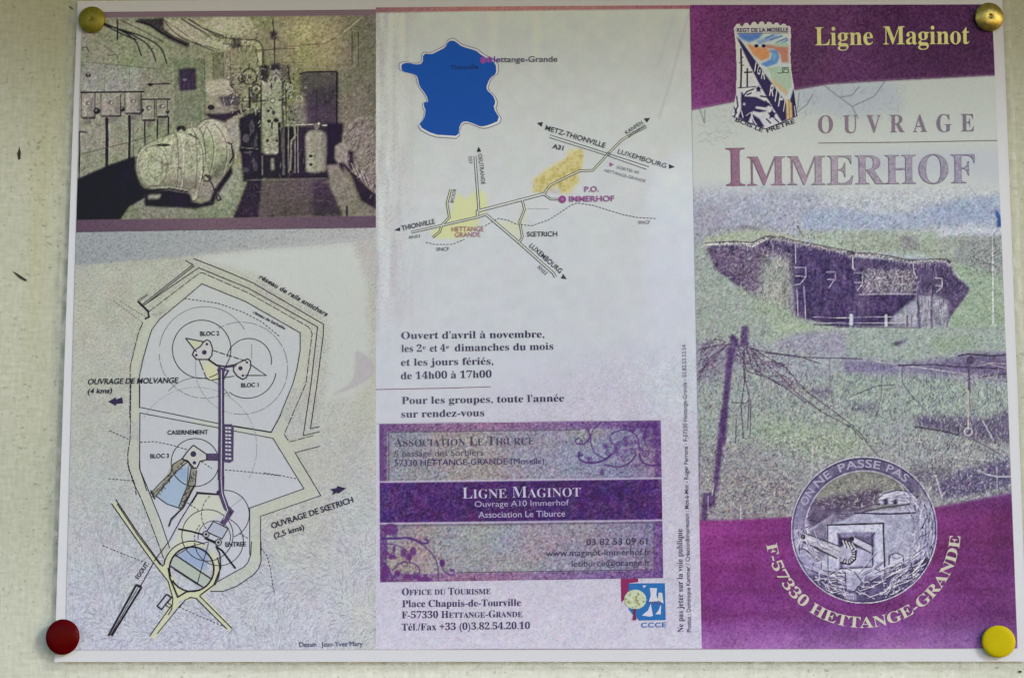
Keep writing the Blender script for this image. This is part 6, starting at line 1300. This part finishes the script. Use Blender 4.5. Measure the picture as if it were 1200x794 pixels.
# ---- regiment crest ---------------------------------------------------------
def crest():
    Z = lambda q: zz(840, 20, 5.292, q)
    out = Z([(103, 70), (112, 68), (118, 52), (140, 50), (148, 66), (160, 66), (168, 46), (190, 44), (198, 60), (208, 60), (216, 40), (240, 38), (248, 56), (258, 56), (264, 38), (288, 38), (296, 54), (304, 54), (310, 38), (334, 40), (342, 56), (352, 56), (358, 42), (380, 44), (388, 60), (398, 60), (404, 48), (426, 52), (430, 66), (452, 62), (456, 120), (452, 240), (458, 340), (474, 440), (500, 622), (400, 664), (298, 704), (190, 664), (90, 624), (118, 480), (122, 330), (116, 180)])
    X0 = [q[0] for q in out]; Y0 = [q[1] for q in out]
    p = Print(min(X0) - 2, min(Y0) - 2, max(X0) + 2, max(Y0) + 2, .55, (188, 186, 184), seed=71); N_ = (46, 34, 74)
    pad = p.mask(out); keep = blur(pad, 1) > .3
    p.poly(Z([(118, 75), (440, 70), (445, 100), (120, 108)]), (184, 172, 180), .9, .5)
    land = Z([(128, 112), (438, 108), (438, 240), (445, 340), (462, 440), (480, 600), (420, 620), (300, 400)]); p.poly(land, (180, 188, 184), 1, .3)
    p.poly(Z([(125, 112), (285, 108), (260, 140), (200, 165), (150, 145)]), (78, 112, 168), .95, 1); p.poly(Z([(240, 160), (320, 130), (400, 108), (340, 150), (260, 180)]), (110, 136, 178), .8, 1)
    for q in ([(330, 150), (400, 125)], [(370, 165), (430, 140)], [(300, 140), (350, 118)], [(400, 170), (436, 150)]): p.line(Z(q), 1.8, (84, 116, 172), .85)
    p.poly(Z([(180, 170), (230, 190), (300, 195), (330, 225), (320, 265), (270, 280), (220, 240)]), (196, 128, 74), .9, 1); p.poly(Z([(290, 180), (440, 190), (440, 290), (400, 290), (390, 240), (350, 205), (300, 200)]), (176, 110, 84), .9, 1)
    p.poly(Z([(350, 160), (440, 160), (440, 195), (360, 190)]), (150, 176, 146), .8, 1); p.poly(Z([(320, 210), (370, 215), (386, 255), (370, 295), (310, 318), (270, 300), (330, 270), (340, 235)]), (88, 130, 186), .95, .6); p.poly(Z([(340, 225), (362, 235), (365, 265), (345, 280)]), (128, 166, 202), .7, 1)
    for x, y in ((243, 187), (288, 187)): p.ell(*Z([(x, y)])[0], 2.4, 2, (36, 34, 80), .95, .6)
    p.poly(Z([(310, 320), (452, 318), (462, 440), (420, 480), (360, 420)]), (158, 178, 148), .9, .8); p.poly(Z([(330, 375), (360, 400), (440, 470), (430, 500), (340, 420)]), (190, 160, 120), .8, 1)
    p.line(Z([(375, 355), (405, 355), (405, 322), (440, 322)]), .9, (60, 60, 60), .9); p.line(Z([(415, 330), (440, 332), (440, 352), (412, 352), (414, 335)]), .9, (60, 60, 60), .9)
    # left field with cross, pole and wolf
    p.poly(Z([(118, 140), (430, 640), (298, 700), (95, 622), (122, 470), (124, 330)]), (190, 188, 188), 1, .4)
    p.poly(Z([(120, 130), (150, 160), (440, 560), (478, 440), (498, 620), (400, 655), (345, 570), (260, 420), (200, 300)]), N_, .97, .3)
    p.poly(Z([(424, 500), (462, 540), (468, 640), (428, 645)]), (196, 168, 116), .95, .3); p.line(Z([(444, 520), (448, 640)]), .8, (130, 100, 80), .9); p.line(Z([(478, 560), (486, 628)]), 1.0, (190, 188, 188), .9)
    p.line(Z([(147, 208), (150, 320), (146, 445)]), 2.0, (48, 46, 56), .95); p.line(Z([(187, 330), (186, 440)]), 1.8, N_, .95); p.line(Z([(170, 352), (215, 350)]), 1.7, N_, .95); p.line(Z([(130, 448), (240, 440)]), 1.0, N_, .9)
    for x, y in ((153, 260), (144, 290), (156, 310)): p.line(Z([(x - 8, y + 4), (x + 8, y - 4)]), 1, (60, 56, 60), .8)
    p.poly(Z([(150, 470), (170, 500), (240, 505), (330, 548), (300, 568), (240, 560), (235, 575), (310, 590), (260, 598), (220, 590), (200, 640), (190, 664), (130, 630), (150, 580), (148, 520)]), N_, .96, .4)
    p.poly(Z([(160, 540), (176, 540), (172, 560), (160, 556)]), (188, 186, 190), .9, .3); p.poly(Z([(215, 610), (262, 640), (292, 690), (250, 690), (220, 665)]), N_, .95, .4); p.line(Z([(150, 590), (160, 630)]), 1.2, (190, 188, 190), .9); p.line(Z([(210, 600), (225, 650), (245, 680)]), 1.5, (190, 188, 190), .9); p.line(Z([(180, 620), (205, 600)]), .8, (190, 188, 190), .9)
    for x, y, s in ((256, 455, 1), (340, 612, 1.4)):
        for k in range(5): a = 1.57 + k * 1.257; p.poly(Z([(x + 22 * s * math.cos(a), y - 26 * s * math.sin(a)), (x + 9 * s * math.cos(a + .6), y - 9 * s * math.sin(a + .6)), (x + 9 * s * math.cos(a - .6), y - 9 * s * math.sin(a - .6))]), N_, .95, .3)
        p.ell(*Z([(x, y)])[0], 2.2 * s, 2.6 * s, N_, .95, .4)
    for q in ([(160, 500), (185, 470), (225, 455)], [(270, 498), (310, 505), (330, 525)], [(185, 490), (210, 480)], [(120, 500), (128, 560), (110, 600)], [(330, 560), (300, 530)], [(100, 560), (120, 600), (105, 625)], [(360, 640), (380, 660)], [(305, 640), (330, 665)]): p.line(Z(q), 1.6, N_, .9)
    p.line(out + out[:1], 1.2, (196, 190, 196), .8); p.line(Z([(90, 624), (298, 704), (500, 622)]), 1.6, N_, .9); p.line(Z([(128, 112), (438, 106)]), .7, (60, 50, 70), .7)
    p.crispen(.6, .2, .3); p.grit(6, 1.0, 1, .5)
    o = p.build('regiment_crest', 3, leaflet, .03, keep=keep)
    q = Ink(); wt = (196, 192, 202); dk = (50, 44, 60)
    text(q, "REGT DE LA MOSELLE", (862.8, 39.4), (923.4, 38.6), 4.6, dk, 'bold', 5)
    def col_letters(s, pts, cap, w_): 
        for ch, (x, y), c_, ww in zip(s, pts, cap, w_): text(q, ch, Z([(x, y)])[0], (Z([(x, y)])[0][0] + ww, Z([(x, y)])[0][1] + ww * .16), c_, wt, 'bold', 5, off=-.01)
    col_letters('IGR', ((226, 345), (244, 362), (268, 390)), (11, 11.5, 13), (2.2, 4.2, 5.2)); col_letters('RIFT', ((318, 495), (352, 530), (372, 560), (398, 592)), (13.5, 15, 17, 18), (5.6, 2.4, 5, 4.4))
    text(q, 'BOIS LE', Z([(108, 652)])[0], Z([(278, 722)])[0], 4.6, dk, 'bold', 3); text(q, 'PRÊTRE'.replace('Ê', 'E'), Z([(308, 726)])[0], Z([(484, 664)])[0], 5.2, dk, 'bold', 3)
    q.build('crest_lettering', o)
crest()
bpy.data.objects.remove(_fo); bpy.data.scenes.remove(_fs)

# ================================================================== drawing pins
def lathe(prof, n=48):
    V = []; F = []
    for r, h in prof:
        for k in range(n): a = 2 * math.pi * k / n; V.append((r * math.cos(a), -h, r * math.sin(a)))
    for i in range(len(prof) - 1):
        for k in range(n): a = i * n + k; b_ = i * n + (k + 1) % n; F.append((a, b_, b_ + n, a + n))
    F.append(tuple(range(n))[::-1]); F.append(tuple((len(prof) - 1) * n + k for k in range(n)))
    return V, F
M_BRASS = plain('worn_brass', (0.52, 0.43, 0.12), 0.36, 0.8, scale=900.0, vary=.25, bump=.35)
M_OLIVE = plain('tarnished_brass', (0.24, 0.225, 0.02), 0.5, 0.35, scale=700.0, vary=.2, bump=.3)
M_RED = plain('red_enamel', (0.085, 0.0008, 0.0015), 0.5, 0.0, vary=.06, coat=.10, coat_rough=.06, spec=.0)
M_YELLOW = plain('yellow_enamel', (0.56, 0.47, 0.003), 0.6, 0.0, vary=.04, spec=.08)
M_STEEL = plain('steel_point', (0.5, 0.5, 0.5), 0.3, 1.0)
def pin(label, px, py, rpx, m, dome, cone=False, tilt=(0, 0), sq=1.0):
    q = P(px, py, 20); rad = rpx * 0.000264
    t = thing('drawing_pin', label, 'drawing pin', tuple(q), 'drawing pins at the corners of the leaflet')
    if cone: prof = [(rad * .96, -.0000), (rad, .0001), (rad, .0003), (rad * .93, .0006), (rad * .6, .0012), (rad * .2, .0017), (rad * .13, .00155), (rad * .06, .0013)]
    else: prof = [(rad * .95, .0), (rad, .0003), (rad, dome * .42), (rad * .97, dome * .66), (rad * .88, dome * .84), (rad * .68, dome * .95), (rad * .4, dome * .99), (rad * .05, dome)]
    V, F = lathe(prof); hd = mesh_obj('head', V, F, m, t, smooth=True); hd.scale = (1, 1, sq); hd.rotation_euler = (tilt[0], 0, tilt[1])
    V, F = lathe([(.0005, .0), (.0005, -.002), (.0001, -.009)], 12); mesh_obj('point', V, F, M_STEEL, t, smooth=True)
pin('tarnished olive brass drawing pin at the upper left corner, above the engine room photograph', 109, 25, 16.4, M_OLIVE, .0011, cone=True)
pin('shiny pointed brass drawing pin on the purple banner at the upper right corner', 1158, 22, 17.4, M_BRASS, .0017, cone=True, tilt=(.10, .08))
pin('dark red glossy drawing pin at the lower left corner beside the site plan', 75.3, 745.8, 19.6, M_RED, .0015, sq=1.04)
pin('bright yellow drawing pin at the lower right corner on the purple band', 1168.6, 751, 19.2, M_YELLOW, .0011, sq=.95)

# ================================================================== marks on the wall
def chips():
    rg = np.random.default_rng(9)
    for name, pts in (('paint_chip', [(22, 171), (24, 178), (23.4, 186), (21, 187), (19.6, 180), (21, 176)]), ('paint_chip', [(14, 317), (20, 320), (26, 324), (32, 328), (29, 329), (22, 325)]), ('paint_chip', [(80, 6), (84, 8), (87, 11.5), (84, 11), (81, 9)]), ('paint_chip', [(1194, 785), (1198, 785.4), (1197, 788), (1194.5, 787.4)])):
        V = []
        for x, y in pts: q = P(x, y); q[1] = .0005; V.append(tuple(q))
        o = mesh_obj(name, V, [tuple(range(len(V)))[::-1]], M_CHIP, wall)
chips()
